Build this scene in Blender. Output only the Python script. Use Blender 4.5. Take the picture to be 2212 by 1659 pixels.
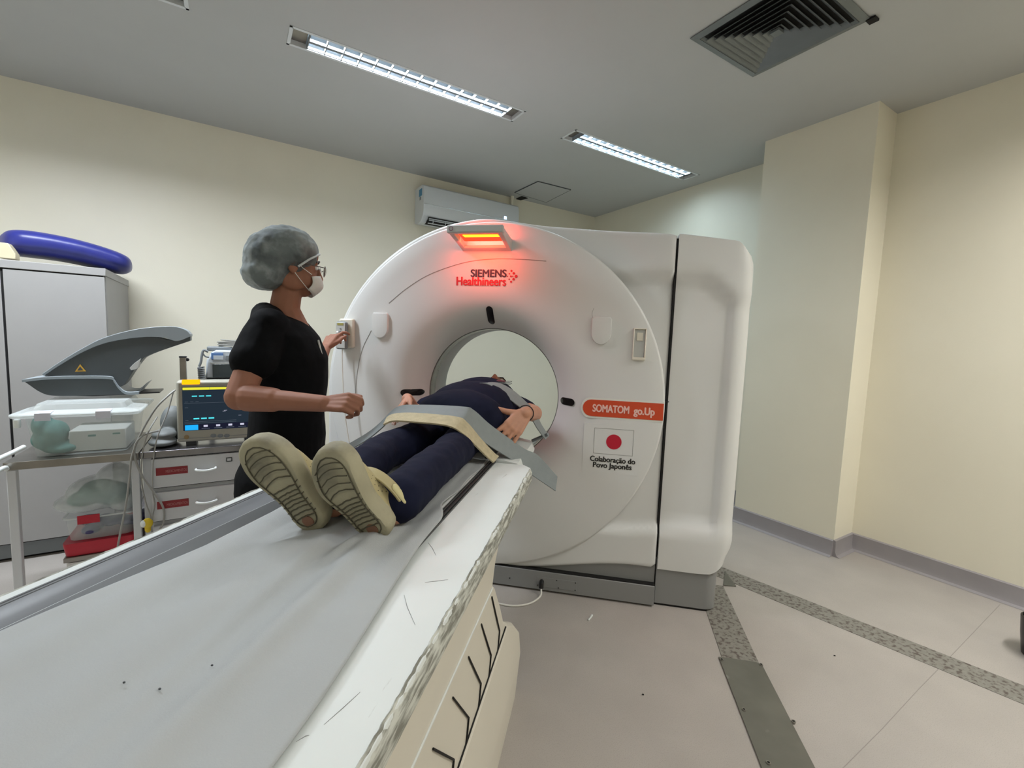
import bpy, bmesh, math, random
from mathutils import Vector, Matrix, Euler
from math import pi, sin, cos, radians as rad, sqrt, atan2
random.seed(7)
S = bpy.context.scene
COL = S.collection
for o in list(bpy.data.objects): bpy.data.objects.remove(o)

# ------------------------------------------------------------------ camera
FPX = 971.68
cam_d = bpy.data.cameras.new('camera'); cam = bpy.data.objects.new('camera', cam_d); COL.objects.link(cam)
cam_d.sensor_width = 36.0; cam_d.lens = FPX/2212*36; cam_d.clip_start = .02
CAM = Vector((0.555, -2.175, 1.25))
def cam_axes(pitch, roll, yaw):
    f = Vector((sin(yaw)*cos(pitch), cos(yaw)*cos(pitch), sin(pitch)))
    r = Vector((cos(yaw), -sin(yaw), 0)); u = r.cross(f)
    r2 = r*cos(roll)+u*sin(roll); u2 = r2.cross(f)
    return r2, u2, f
RT, UP, FW = cam_axes(-0.090814, 0.036811, -0.191267)
cam.matrix_world = Matrix(((RT.x, UP.x, -FW.x, CAM.x), (RT.y, UP.y, -FW.y, CAM.y), (RT.z, UP.z, -FW.z, CAM.z), (0, 0, 0, 1)))
S.camera = cam
def ray(px, py): return RT*((px-1106)/FPX) - UP*((py-829.5)/FPX) + FW
def at(px, py, d): return CAM + ray(px, py)*d
def on_z(px, py, z): d = ray(px, py); return CAM + d*((z-CAM.z)/d.z)
def on_y(px, py, y=0.0): d = ray(px, py); return CAM + d*((y-CAM.y)/d.y)

# ------------------------------------------------------------------ world, exposure
w = bpy.data.worlds.new('world'); S.world = w; w.use_nodes = True
w.node_tree.nodes['Background'].inputs[0].default_value = (.9, .92, 1, 1)
w.node_tree.nodes['Background'].inputs[1].default_value = .05
S.view_settings.view_transform = 'Standard'; S.view_settings.look = 'None'
S.view_settings.gamma = 1; S.view_settings.use_curve_mapping = False
S.view_settings.exposure = 0.24

# ------------------------------------------------------------------ materials
def srgb(r, g, b):
    f = lambda c: (c/12.92 if c <= .04045 else ((c+.055)/1.055)**2.4)
    return (f(r/255), f(g/255), f(b/255), 1)
MATS = {}
def mat(name, col, rough=.5, metal=0, noise=0, scale=8, bump=0, bscale=60, alpha=1, emit=None, estr=0, spec=.5, trans=0, coat=0, sss=0):
    if name in MATS: return MATS[name]
    m = bpy.data.materials.new(name); m.use_nodes = True
    nt = m.node_tree; b = nt.nodes['Principled BSDF']
    c = srgb(*col)
    b.inputs['Base Color'].default_value = c
    b.inputs['Roughness'].default_value = rough; b.inputs['Metallic'].default_value = metal
    b.inputs['Specular IOR Level'].default_value = spec
    b.inputs['Alpha'].default_value = alpha
    b.inputs['Transmission Weight'].default_value = trans
    b.inputs['Coat Weight'].default_value = coat
    if sss: b.inputs['Subsurface Weight'].default_value = sss; b.inputs['Subsurface Radius'].default_value = (.02, .01, .006); b.inputs['Subsurface Scale'].default_value = .3
    if emit: b.inputs['Emission Color'].default_value = srgb(*emit); b.inputs['Emission Strength'].default_value = estr
    tc = nt.nodes.new('ShaderNodeTexCoord')
    if noise:
        n = nt.nodes.new('ShaderNodeTexNoise'); n.inputs['Scale'].default_value = scale; n.inputs['Detail'].default_value = 6
        nt.links.new(tc.outputs['Object'], n.inputs['Vector'])
        r = nt.nodes.new('ShaderNodeValToRGB')
        r.color_ramp.elements[0].position = .3; r.color_ramp.elements[1].position = .7
        r.color_ramp.elements[0].color = tuple(x*(1-noise) for x in c[:3])+(1,)
        r.color_ramp.elements[1].color = tuple(min(1, x*(1+noise)) for x in c[:3])+(1,)
        nt.links.new(n.outputs['Fac'], r.inputs['Fac']); nt.links.new(r.outputs['Color'], b.inputs['Base Color'])
    if bump:
        n = nt.nodes.new('ShaderNodeTexNoise'); n.inputs['Scale'].default_value = bscale; n.inputs['Detail'].default_value = 4
        nt.links.new(tc.outputs['Object'], n.inputs['Vector'])
        bp = nt.nodes.new('ShaderNodeBump'); bp.inputs['Strength'].default_value = bump; bp.inputs['Distance'].default_value = .01
        nt.links.new(n.outputs['Fac'], bp.inputs['Height']); nt.links.new(bp.outputs['Normal'], b.inputs['Normal'])
    MATS[name] = m; return m
def ramp_mix(m, col, scale, lo, hi, stretch=(1, 1, 1), detail=8, coord='Object', rough=None):
    """lay worn / speckled patches of another colour over a material"""
    nt = m.node_tree; b = nt.nodes['Principled BSDF']
    tc = nt.nodes.new('ShaderNodeTexCoord'); mp = nt.nodes.new('ShaderNodeMapping'); mp.inputs['Scale'].default_value = stretch
    n = nt.nodes.new('ShaderNodeTexNoise'); n.inputs['Scale'].default_value = scale; n.inputs['Detail'].default_value = detail
    r = nt.nodes.new('ShaderNodeValToRGB'); r.color_ramp.elements[0].position = lo; r.color_ramp.elements[1].position = hi
    mx = nt.nodes.new('ShaderNodeMixRGB')
    nt.links.new(tc.outputs[coord], mp.inputs['Vector']); nt.links.new(mp.outputs[0], n.inputs['Vector'])
    nt.links.new(n.outputs['Fac'], r.inputs['Fac']); nt.links.new(r.outputs['Color'], mx.inputs['Fac'])
    if b.inputs['Base Color'].is_linked: nt.links.new(b.inputs['Base Color'].links[0].from_socket, mx.inputs['Color1'])
    else: mx.inputs['Color1'].default_value = b.inputs['Base Color'].default_value
    mx.inputs['Color2'].default_value = srgb(*col)
    nt.links.new(mx.outputs[0], b.inputs['Base Color'])
    return m

M_wall = mat('cream_wall_paint', (236, 231, 213), .45, noise=.02, scale=2, bump=.05, bscale=200)
M_ceil = mat('ceiling_paint', (188, 190, 189), .8, noise=.015, scale=3)
M_floor = mat('vinyl_floor', (172, 166, 160), .42, noise=.05, scale=5, bump=.04, bscale=400)
ramp_mix(M_floor, (155, 148, 141), 300, .5, .8)
M_base = mat('baseboard_vinyl', (150, 146, 149), .5, noise=.04)
M_white = mat('gantry_white', (219, 220, 219), .35, noise=.01, scale=3)
M_whitec = mat('cream_white_plastic', (222, 217, 203), .35, noise=.02, scale=4)
M_tw = mat('table_white', (222, 227, 225), .4, noise=.02, scale=6)
ramp_mix(M_tw, (150, 148, 140), 26, .70, .74, (1, .15, 1))
M_chip = mat('chipped_edge', (206, 208, 200), .6)
ramp_mix(M_chip, (128, 128, 119), 110, .40, .60, (1, .22, 1.3))
M_grayp = mat('gantry_grey', (137, 138, 138), .4)
M_lgray = mat('light_grey', (190, 192, 190), .4, noise=.02)
M_mgray = mat('mid_grey', (122, 128, 132), .45, noise=.04)
M_dgray = mat('dark_grey', (70, 74, 78), .45, noise=.05)
M_black = mat('black_plastic', (16, 16, 18), .35)
M_gap = mat('shadow_gap_black', (10, 10, 10), .8)
M_steel = mat('stainless_steel', (150, 146, 140), .32, metal=.85, noise=.12, scale=10)
M_plate = mat('floor_plate_metal', (128, 127, 120), .42, metal=.7, noise=.1, scale=7)
ramp_mix(M_plate, (170, 170, 165), 9, .62, .72)
M_terr = mat('terrazzo', (132, 130, 122), .5, noise=.1, scale=50)
ramp_mix(M_terr, (88, 78, 74), 60, .5, .62); 
M_sheet = mat('paper_sheet', (172, 175, 175), .85, noise=.02, scale=10, bump=.12, bscale=500)
M_skin = mat('skin_brown', (146, 98, 76), .65, noise=.05, scale=15, sss=.08)
M_skin2 = mat('skin_tan', (190, 138, 112), .5, noise=.06, scale=20, sss=.08)
M_nail = mat('nail_polish_pale', (225, 190, 180), .25)
M_hair = mat('dark_hair', (22, 18, 17), .5, noise=.3, scale=60)
M_scrub = mat('black_scrubs', (8, 9, 12), .9, spec=.15, noise=.2, scale=30, bump=.15, bscale=25)
M_navy = mat('navy_fabric', (15, 19, 42), .85, spec=.2, noise=.12, scale=25, bump=.25, bscale=9)
M_strapg = mat('grey_strap', (133, 140, 141), .7, noise=.04, scale=40, bump=.1, bscale=300)
M_strapb = mat('beige_strap', (190, 178, 147), .9, noise=.1, scale=60, bump=.3, bscale=200)
M_clog = mat('clog_foam', (180, 168, 126), .65, noise=.06, scale=14)
ramp_mix(M_clog, (150, 140, 112), 12, .5, .75)
M_sole = mat('clog_sole_worn', (164, 158, 132), .75, noise=.1, scale=12, bump=.1, bscale=120)
ramp_mix(M_sole, (118, 114, 100), 9, .5, .72)
M_groove = mat('clog_groove_dark', (84, 80, 64), .9)  # darker tone shared by tread grooves and vent holes
M_cab = mat('cabinet_laminate', (158, 157, 156), .5, noise=.015)
M_drawer = mat('drawer_white', (205, 208, 212), .4, noise=.01)
M_blue = mat('blue_vinyl', (44, 50, 128), .35, noise=.12, scale=8, bump=.25, bscale=9)
M_red = mat('red_plastic', (176, 22, 44), .4)
M_tape = mat('dark_red_label', (140, 34, 42), .5)
M_clear = mat('clear_plastic', (228, 238, 238), .12, alpha=.27, noise=.05, scale=10)
M_clear2 = mat('clear_plastic_edge', (230, 236, 235), .2, alpha=.42)
M_teal = mat('teal_fabric', (94, 138, 132), .8, noise=.15, scale=20, bump=.3, bscale=20)
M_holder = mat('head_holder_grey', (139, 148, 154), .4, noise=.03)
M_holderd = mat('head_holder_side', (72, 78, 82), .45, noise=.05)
M_orange = mat('orange_label', (205, 72, 36), .4)
M_lred = mat('logo_red', (190, 40, 52), .5)
M_lblue = mat('logo_dark', (52, 54, 72), .5)
M_ink = mat('black_ink', (14, 14, 16), .5)
M_flagred = mat('flag_red', (188, 8, 46), .5)
M_pinkish = mat('pale_lettering', (238, 196, 186), .5)
M_line = mat('thin_grey_line', (140, 141, 138), .5)
M_cable = mat('grey_cable', (150, 150, 146), .45)
M_wcable = mat('white_cable', (222, 220, 212), .45)
M_yellow = mat('yellow_tag', (214, 186, 40), .5)
M_acw = mat('ac_white', (214, 219, 222), .3)
M_vent = mat('vent_aluminium', (120, 126, 127), .45, metal=.3, noise=.04)

def emitm(name, col, st):
    m = bpy.data.materials.new(name); m.use_nodes = True; nt = m.node_tree
    nt.nodes.remove(nt.nodes['Principled BSDF']); e = nt.nodes.new('ShaderNodeEmission')
    e.inputs[0].default_value = srgb(*col); e.inputs[1].default_value = st
    nt.links.new(e.outputs[0], nt.nodes['Material Output'].inputs[0]); return m
E_tube = emitm('lit_tube', (215, 240, 255), 2.6)
E_tube2 = emitm('lit_tube_bright', (225, 242, 255), 9)
E_redlamp = emitm('lit_red_strip', (255, 190, 40), 2.2)
E_redglow = emitm('lit_red_diffuser', (255, 78, 45), 1.1)
E_alarm = emitm('alarm_amber', (255, 160, 10), 1.6)
E_screen = emitm('screen_dark', (34, 44, 54), 1.0)
E_cyan = emitm('screen_cyan', (80, 215, 225), 1.1)
E_yel = emitm('screen_yellow', (220, 215, 60), 1.0)
E_blue = emitm('screen_blue', (30, 160, 230), 1.1)
E_scrw = emitm('screen_white', (190, 190, 210), 1.0)
E_scrl = emitm('screen_line', (90, 98, 108), 1.0)
E_led = emitm('button_light', (235, 240, 245), 1.4)

# ------------------------------------------------------------------ mesh helpers
def smooth(o, ang=40):
    for p in o.data.polygons: p.use_smooth = True
    try:
        o.data.set_sharp_from_angle(angle=rad(ang))
    except Exception: pass
class MB:
    def __init__(s): s.v = []; s.f = []
    def add(s, vs, fs):
        n = len(s.v); s.v += [tuple(v) for v in vs]; s.f += [tuple(n+i for i in f) for f in fs]; return s
    def box(s, c, d, R=None):
        c = Vector(c); hx, hy, hz = d[0]/2, d[1]/2, d[2]/2; vs = []
        for x, y, z in ((-1,-1,-1),(1,-1,-1),(1,1,-1),(-1,1,-1),(-1,-1,1),(1,-1,1),(1,1,1),(-1,1,1)):
            p = Vector((x*hx, y*hy, z*hz)); p = (R @ p) if R else p; vs.append(c+p)
        return s.add(vs, [(0,3,2,1),(4,5,6,7),(0,1,5,4),(1,2,6,5),(2,3,7,6),(3,0,4,7)])
    def bb(s, x0, x1, y0, y1, z0, z1): return s.box(((x0+x1)/2, (y0+y1)/2, (z0+z1)/2), (x1-x0, y1-y0, z1-z0))
    def loft(s, rings, close=True, caps=True):
        n = len(rings[0]); vs = [p for r in rings for p in r]; fs = []
        for i in range(len(rings)-1):
            for j in range(n if close else n-1):
                k = (j+1) % n; fs.append((i*n+j, i*n+k, (i+1)*n+k, (i+1)*n+j))
        if caps and close: fs.append(tuple(range(n))[::-1]); fs.append(tuple((len(rings)-1)*n+j for j in range(n)))
        return s.add(vs, fs)
    def grid(s, nu, nv, fn):
        vs = [fn(i/(nu-1), j/(nv-1)) for i in range(nu) for j in range(nv)]
        return s.add(vs, [(i*nv+j, (i+1)*nv+j, (i+1)*nv+j+1, i*nv+j+1) for i in range(nu-1) for j in range(nv-1)])
    def tube(s, pts, r, seg=10, caps=True, flat=1.0, up=None):
        pts = [Vector(p) for p in pts]; rs = r if isinstance(r, (list, tuple)) else [r]*len(pts)
        t0 = (pts[1]-pts[0]).normalized(); a = up or (Vector((0, 0, 1)) if abs(t0.z) < .9 else Vector((1, 0, 0)))
        nrm = (a - t0*a.dot(t0)).normalized(); rings = []
        for i, p in enumerate(pts):
            t = ((pts[min(i+1, len(pts)-1)]-pts[max(i-1, 0)])).normalized()
            nrm = (nrm - t*nrm.dot(t)).normalized(); b = t.cross(nrm)
            rings.append([p + (nrm*cos(2*pi*k/seg)*flat + b*sin(2*pi*k/seg))*rs[i] for k in range(seg)])
        return s.loft(rings, True, caps)
    def capsule(s, p, q, r1, r2, seg=14, flat=1, up=None):
        p, q = Vector(p), Vector(q); t = q-p; L = t.length; t = t.normalized() if L > 1e-6 else Vector((0, 0, 1))
        pts = []; rs = []
        for a in (80, 60, 35, 12): pts.append(p - t*r1*sin(rad(a))); rs.append(r1*cos(rad(a)))
        for k in range(5): f = k/4; pts.append(p.lerp(q, f)); rs.append(r1+(r2-r1)*f)
        for a in (12, 35, 60, 80): pts.append(q + t*r2*sin(rad(a))); rs.append(r2*cos(rad(a)))
        return s.tube(pts, rs, seg, True, flat, up)
    def chain(s, pts, rs, seg=14):
        for i in range(len(pts)-1): s.capsule(pts[i], pts[i+1], rs[i], rs[i+1], seg)
        return s
    def ell(s, c, r, R=None, nu=14, nv=20):
        c = Vector(c); rings = []
        for i in range(1, nu):
            a = pi*i/nu - pi/2; ring = []
            for k in range(nv):
                q = Vector((cos(a)*cos(2*pi*k/nv)*r[0], cos(a)*sin(2*pi*k/nv)*r[1], sin(a)*r[2]))
                ring.append(c + (R @ q if R else q))
            rings.append(ring)
        return s.loft(rings)
    def build(s, name, m, parent=None, bev=0, sm=True, sub=0, remesh=0, smi=0, ang=40, seg=2):
        me = bpy.data.meshes.new(name); me.from_pydata(s.v, [], s.f); me.update()
        bm = bmesh.new(); bm.from_mesh(me); bmesh.ops.recalc_face_normals(bm, faces=bm.faces); bm.to_mesh(me); bm.free()
        o = bpy.data.objects.new(name, me); COL.objects.link(o); me.materials.append(m)
        if parent: o.parent = parent
        if sm: smooth(o, ang)
        if bev:
            b = o.modifiers.new('bevel', 'BEVEL'); b.width = bev; b.segments = seg; b.limit_method = 'ANGLE'; b.angle_limit = rad(35); b.harden_normals = False
        if remesh:
            r = o.modifiers.new('remesh', 'REMESH'); r.mode = 'VOXEL'; r.voxel_size = remesh; r.use_smooth_shade = True
        if smi:
            r = o.modifiers.new('smooth', 'SMOOTH'); r.iterations = smi; r.factor = .5
        if sub:
            r = o.modifiers.new('subsurf', 'SUBSURF'); r.levels = sub; r.render_levels = sub
        return o
def tag(o, label=None, cat=None, group=None, kind=None):
    if label: o['label'] = label
    if cat: o['category'] = cat
    if group: o['group'] = group
    if kind: o['kind'] = kind
    return o
def empty(name, loc, label, cat, group=None, rz=0):
    o = bpy.data.objects.new(name, None); COL.objects.link(o); o.location = loc; o.rotation_euler = (0, 0, rz); o.empty_display_size = .05
    return tag(o, label, cat, group)
def keep(o, parent):
    """parent a mesh whose vertices are in world space, keeping it where it is"""
    o.parent = parent
    m = Matrix.Translation(parent.location) @ Euler(parent.rotation_euler).to_matrix().to_4x4()
    o.matrix_parent_inverse = m.inverted(); return o
def bez(pts, n=8):
    """Catmull-Rom through points"""
    P = [Vector(p) for p in pts]; P = [P[0]*2-P[1]]+P+[P[-1]*2-P[-2]]; out = []
    for i in range(1, len(P)-2):
        a, b, c, d = P[i-1], P[i], P[i+1], P[i+2]
        for k in range(n):
            t = k/n; out.append(.5*((2*b)+(c-a)*t+(2*a-5*b+4*c-d)*t*t+(3*b-a-3*c+d)*t**3))
    out.append(P[-2]); return out
def text(name, body, size, m, parent, loc, R=None, bold=0.0, ext=.0006, align='LEFT', sx=1.0, shear=0, width=None):
    cu = bpy.data.curves.new(name, 'FONT'); cu.body = body; cu.size = size; cu.extrude = ext; cu.offset = 0; cu.align_x = align; cu.shear = shear
    t = bpy.data.objects.new(name, cu); COL.objects.link(t)
    dg = bpy.context.evaluated_depsgraph_get(); me = bpy.data.meshes.new_from_object(t.evaluated_get(dg))
    bpy.data.objects.remove(t); bpy.data.curves.remove(cu)
    if width:
        xs = [v.co.x for v in me.vertices]; sx = width/(max(xs)-min(xs))
    if bold:
        bm = bmesh.new()
        for dx, dy in ((0, 0), (bold, 0), (2*bold, 0), (3*bold, 0), (bold, bold*.8), (2*bold, -bold*.8)):
            m2 = me.copy(); m2.transform(Matrix.Translation((dx, dy, dx*.02+dy*.03))); bm.from_mesh(m2); bpy.data.meshes.remove(m2)
        bm.to_mesh(me); bm.free()
    o = bpy.data.objects.new(name, me); COL.objects.link(o); me.materials.clear(); me.materials.append(m)
    R = R or Matrix(((1, 0, 0), (0, 0, -1), (0, 1, 0)))
    mw = Matrix.Translation(Vector(loc)) @ R.to_4x4() @ Matrix.Diagonal((sx, 1, 1, 1)); me.transform(mw)
    o.parent = parent; return o
def ss(a, b, x): t = max(0, min(1, (x-a)/(b-a))); return t*t*(3-2*t)

# ------------------------------------------------------------------ room shell
RZ = pi/2-.81895                     # the room is turned against the scanner; local x runs along the left wall
RM = Matrix.Rotation(RZ, 4, 'Z')
def rw(a, b, z): return RM @ Vector((a, -b, z))
XA, XB, YL, YN, HC = -3.3, 2.44, 2.01, -3.6, 2.70
def room(name, mb, m, parent=None, kind='structure', **k):
    o = mb.build(name, m, None, **k); o.rotation_euler = (0, 0, RZ)
    if kind: o['kind'] = kind
    return o
room('floor', MB().bb(XA-.1, XB+.1, YN-.1, YL+.1, -.1, 0), M_floor, sm=False)
room('wall_left', MB().bb(XA-.1, XB+.1, YL, YL+.1, 0, HC+.3), M_wall, sm=False)
room('wall_back', MB().bb(XB, XB+.1, -.11, YL, 0, HC+.3), M_wall, sm=False)
room('trim_1', MB().bb(2.08, XB+.1, -.76, -.11, 0, HC+.01), M_wall, sm=False)      # pilaster
room('wall_right', MB().bb(2.33, XB+.1, YN, -.76, 0, HC+.3), M_wall, sm=False)
room('wall_near', MB().bb(XA-.1, XB+.1, YN-.1, YN, 0, HC+.3), M_wall, sm=False)
room('wall_far_left', MB().bb(XA-.1, XA, YN, YL, 0, HC+.3), M_wall, sm=False)
# coved skirting
def skirt(n, x0, y0, x1, y1, nx, ny):
    prof = [(.0, .105), (.012, .10), (.014, .03), (.022, .010), (.04, .001), (0, .0005)]
    mb = MB(); mb.loft([[Vector((x+nx*d, y+ny*d, z)) for d, z in prof] for x, y in ((x0, y0), (x1, y1))]); room(n, mb, M_base)
skirt('baseboard_left', XA, YL, XB, YL, 0, -1)
skirt('baseboard_back', XB, YL, XB, -.11, -1, 0)
skirt('baseboard_pilaster', 2.08, -.11, 2.08, -.76, -1, 0)
skirt('baseboard_return', 2.08, -.76, 2.33, -.76, 0, -1)
skirt('baseboard_right', 2.33, -.76, 2.33, YN, -1, 0)
# ceiling with recesses for the lights
FX = [-1.88, -.15, 1.585]; FL, FWD = .655, .07
rows = [(.61, FX), (-2.25, FX)]
mb = MB(); ys = [YN]
edges = sorted([(r[0]-FWD, r[0]+FWD) for r in rows]); y = YN
for (a, b) in edges:
    mb.bb(XA, XB, y, a, HC, HC+.04)
    x = XA
    for fx in FX: mb.bb(x, fx-FL, a, b, HC, HC+.04); x = fx+FL
    mb.bb(x, XB, a, b, HC, HC+.04); y = b
mb.bb(XA, XB, y, YL, HC, HC+.04)
room('ceiling', mb, M_ceil, sm=False)
def fixture(fx, fy, label, power, col, tube=None, group='recessed louvre ceiling lights'):
    c = RM @ Vector((fx, fy, HC)); t = empty('ceiling_light', c, label, 'ceiling light', group, RZ)
    f = MB(); L, W = FL, FWD; d = .075
    f.bb(-L, L, -W, -W+.004, -.003, d); f.bb(-L, L, W-.004, W, -.003, d)
    f.bb(-L, -L+.004, -W, W, -.003, d); f.bb(L-.004, L, -W, W, -.003, d); f.bb(-L, L, -W, W, d, d+.004)
    f.bb(-L-.012, L+.012, -W-.012, -W, -.003, .0); f.bb(-L-.012, L+.012, W, W+.012, -.003, .0)
    f.bb(-L-.012, -L, -W-.012, W+.012, -.003, .0); f.bb(L, L+.012, -W-.012, W+.012, -.003, .0)
    f.build('housing', M_acw, t, sm=False)
    for e in (-1, 1):
        MB().bb(min(e*L, e*(L-.075)), max(e*L, e*(L-.075)), -W+.005, W-.005, .02, .026).build('end_plate', M_steel, t, sm=False)
    r = MB()
    for sgn in (-1, 1):
        r.loft([[Vector((x, sgn*(W-.006), .002)), Vector((x, sgn*(W-.008), .03)), Vector((x, sgn*(W-.03), .06)), Vector((x, sgn*(W-.034), .06)), Vector((x, sgn*(W-.012), .03)), Vector((x, sgn*(W-.01), .002))] for x in (-L+.08, L-.08)])
    r.build('reflector', mat('mirror_reflector', (225, 232, 236), .2, metal=.6), t)
    for sgn in (-1, 1):
        MB().tube([(-L+.06, sgn*.026, .045), (L-.06, sgn*.026, .045)], .0085, 10).build('lamp_tube', tube or E_tube, t)
    MB().bb(-L+.08, L-.08, -.009, .009, -.001, .04).build('centre_spine', M_mgray, t, sm=False)
    nf = 14
    for i in range(nf+1):
        x = -L+.08+(2*L-.16)*i/nf
        if i == 0: fin = MB().bb(x-.0022, x+.0022, -W+.007, W-.007, -.004, .034).build('louvre_fin', M_mgray, t, sm=False); continue
        q = fin.copy(); q.location.x = (2*L-.16)*i/nf; COL.objects.link(q)
    for sy in (-.033, .033):
      ld = bpy.data.lights.new('tube_light', 'AREA'); ld.shape = 'RECTANGLE'; ld.size = 2*L-.17; ld.size_y = .048; ld.energy = power/2; ld.color = col; ld.spread = rad(166)
      lo = bpy.data.objects.new('tube_light', ld); COL.objects.link(lo); lo.parent = t; lo.location = (0, sy, .012)
    return t
cold = (.87, .93, 1.0); warm = (1.0, .98, .94)
fixture(-1.88, .61, 'recessed louvred ceiling light out at the upper left, over the cabinet', 58, cold)
fixture(-.15, .61, 'long recessed louvred light nearest the camera, left of the air grille', 17, cold)
fixture(1.585, .61, 'far recessed louvred light, brightest one, above the scanner right side', 11, (.66, .86, 1.0), E_tube2)
for fx in FX: fixture(fx, -2.25, 'unseen recessed louvred ceiling light, added behind the camera', {0: 9, 1: 10, 2: 42}[FX.index(fx)], warm, None, 'unseen ceiling lights added behind the camera')  # unseen row, added to light the room with a warmer tone

# square air diffuser
dc = RM @ Vector((1.025, -.74, HC)); t = empty('air_diffuser', dc, 'square grey metal air supply grille with nested louvres in the ceiling', 'vent', None, RZ)
H = .26
def ringbox(mb, h, wd, z0, z1, tilt=0):
    o = [(-h, -h), (h, -h), (h, h), (-h, h)]; i = [(-h+wd, -h+wd), (h-wd, -h+wd), (h-wd, h-wd), (-h+wd, h-wd)]
    vs = [(x, y, z0) for x, y in o]+[(x, y, z1) for x, y in i]+[(x, y, z0+.003) for x, y in o]+[(x, y, z1+.003) for x, y in i]; fs = []
    for k in range(4):
        j = (k+1) % 4; fs += [(k, j, 4+j, 4+k), (8+k, 12+k, 12+j, 8+j), (k, 8+k, 8+j, j), (4+k, 4+j, 12+j, 12+k)]
    mb.add(vs, fs)
f = MB(); ringbox(f, H, .03, -.006, -.012); f.build('frame', M_vent, t, sm=False)
f = MB(); ringbox(f, H-.032, .012, -.012, -.004); f.build('inner_frame', M_vent, t, sm=False)
MB().bb(-H+.03, H-.03, -H+.03, H-.03, -.0035, -.001).build('dark_backing', M_gap, t, sm=False)  # flat black sheet paints the dark depth behind the louvres
for k in range(7):
    f = MB(); h = H-.05-k*.028; ringbox(f, h, .021, -.024, -.005); f.build('louvre', M_vent, t, sm=False)
MB().bb(-.02, .02, -.02, .02, -.024, -.012).build('centre_plate', M_vent, t, sm=False)
room('trim_2', MB().bb(1.27, 1.31, -1.02, -.985, HC-.012, HC-.004), M_gap)
# ceiling access panel
pp = [on_z(1112, 415, HC), on_z(1162, 391, HC), on_z(1233, 409, HC), on_z(1180, 436, HC)]
cpp = sum(pp, Vector())/4
mb = MB(); mb.loft([[Vector((p.x, p.y, HC-.006)) for p in pp], [Vector((p.x, p.y, HC+.001)) for p in pp]])
o = mb.build('access_panel', M_ceil, sm=False); tag(o, 'square painted access hatch in the ceiling beside the air conditioner', 'hatch')
mb = MB()
for i in range(4):
    a, b = pp[i], pp[(i+1) % 4]; mb.tube([Vector((a.x, a.y, HC-.004)), Vector((b.x, b.y, HC-.004))], .004, 4)
mb.build('panel_gap', M_dgray, o)

# ------------------------------------------------------------------ CT scanner
CZ = .97; RD = .863
ct = empty('ct_scanner', (0, 0, 0), 'large white ring-shaped CT scanner with grey plinth and orange stripe', 'scanner')
def sunk(x, z):
    """depth (m) by which the side panel dips in, around the tall concave field"""
    e = 1.0 if x < .9 else ss(1.145, 1.125, x)
    top = 1.60 - .0*x - .10*ss(.95, 1.14, x)**2; bot = .345 + .05*ss(.6, 1.1, x)
    return .034*e*ss(top+.012, top-.05, z)*ss(bot-.01, bot+.04, z)*ss(.45, .62, x)
def top_z(x): return 1.852 - .035*x*abs(x) - .058*max(0, x)
def bot_z(x): return .098 + .09*ss(.1, .8, x)
def outline(th):
    """body outline as distance from the bore centre in direction th"""
    c, s = cos(th), sin(th); best = 9
    if c > 1e-6: best = min(best, .872/c)
    if c < -1e-6: best = min(best, .885/-c)
    lo, hi = .5, 1.6
    if s > .05:
        for _ in range(30):
            m = (lo+hi)/2; x, z = m*c, CZ+m*s
            if z < top_z(x): lo = m
            else: hi = m
        best = min(best, hi)
        if c < 0: best = min(best, .884)
    if s < -.05:
        for _ in range(30):
            m = (lo+hi)/2; x, z = m*c, CZ+m*s
            if z > bot_z(x): lo = m
            else: hi = m
        best = min(best, hi)
    return best
def body_front(x, z):
    return .018 + .085*ss(1.30, 1.78, z)*ss(-.05, .30, x)*(1-.75*ss(.5, .88, x)) + sunk(x, z)
NA = 288; rings = []
for k in range(15):
    ring = []
    for i in range(NA):
        th = 2*pi*i/NA; R1 = outline(th)-.014; r0 = RD-.02; r = r0+(max(R1, RD+.001)-r0)*k/14
        x, z = r*cos(th), CZ+r*sin(th); ring.append(Vector((x, body_front(x, z), z)))
    rings.append(ring)
for off, yo in ((-.004, .004), (0, .014), (0, .60), (-.03, .70), (-.1, .74)):
    ring = []
    for i in range(NA):
        th = 2*pi*i/NA; R1 = max(outline(th)+off, RD-.1); x, z = R1*cos(th), CZ+R1*sin(th)
        yy = body_front(x, z)+yo if yo < .1 else yo
        ring.append(Vector((x, yy, z)))
    rings.append(ring)
for r, yo in ((.62, .74), (.50, .66), (.40, .50), (.36, .40)):
    rings.append([Vector((r*cos(2*pi*i/NA), yo, CZ+r*sin(2*pi*i/NA))) for i in range(NA)])
mb = MB(); mb.loft(rings, True, False); mb.build('main_cover', M_white, ct, ang=50)
def lathe(prof, n=192):
    return MB().loft([[Vector((r*cos(2*pi*i/n), y, CZ+r*sin(2*pi*i/n))) for i in range(n)] for r, y in prof], True, False)
lathe([(RD-.03, .05), (RD-.003, .03), (RD, .012), (RD-.004, .003), (RD-.012, 0), (.78, -.001), (.66, -.001), (.56, 0), (.50, .006), (.455, .022), (.42, .046), (.392, .075), (.372, .105), (.360, .13), (.354, .146)]).build('front_ring_cover', M_white, ct, ang=60)
lathe([(.354, .146), (.350, .150), (.350, .226), (.352, .23)]).build('bore_scan_window', mat('bore_window', (112, 114, 110), .25), ct)
lathe([(.352, .23), (.350, .234), (.350, .40), (.358, .405)]).build('bore_liner', M_lgray, ct)
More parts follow.
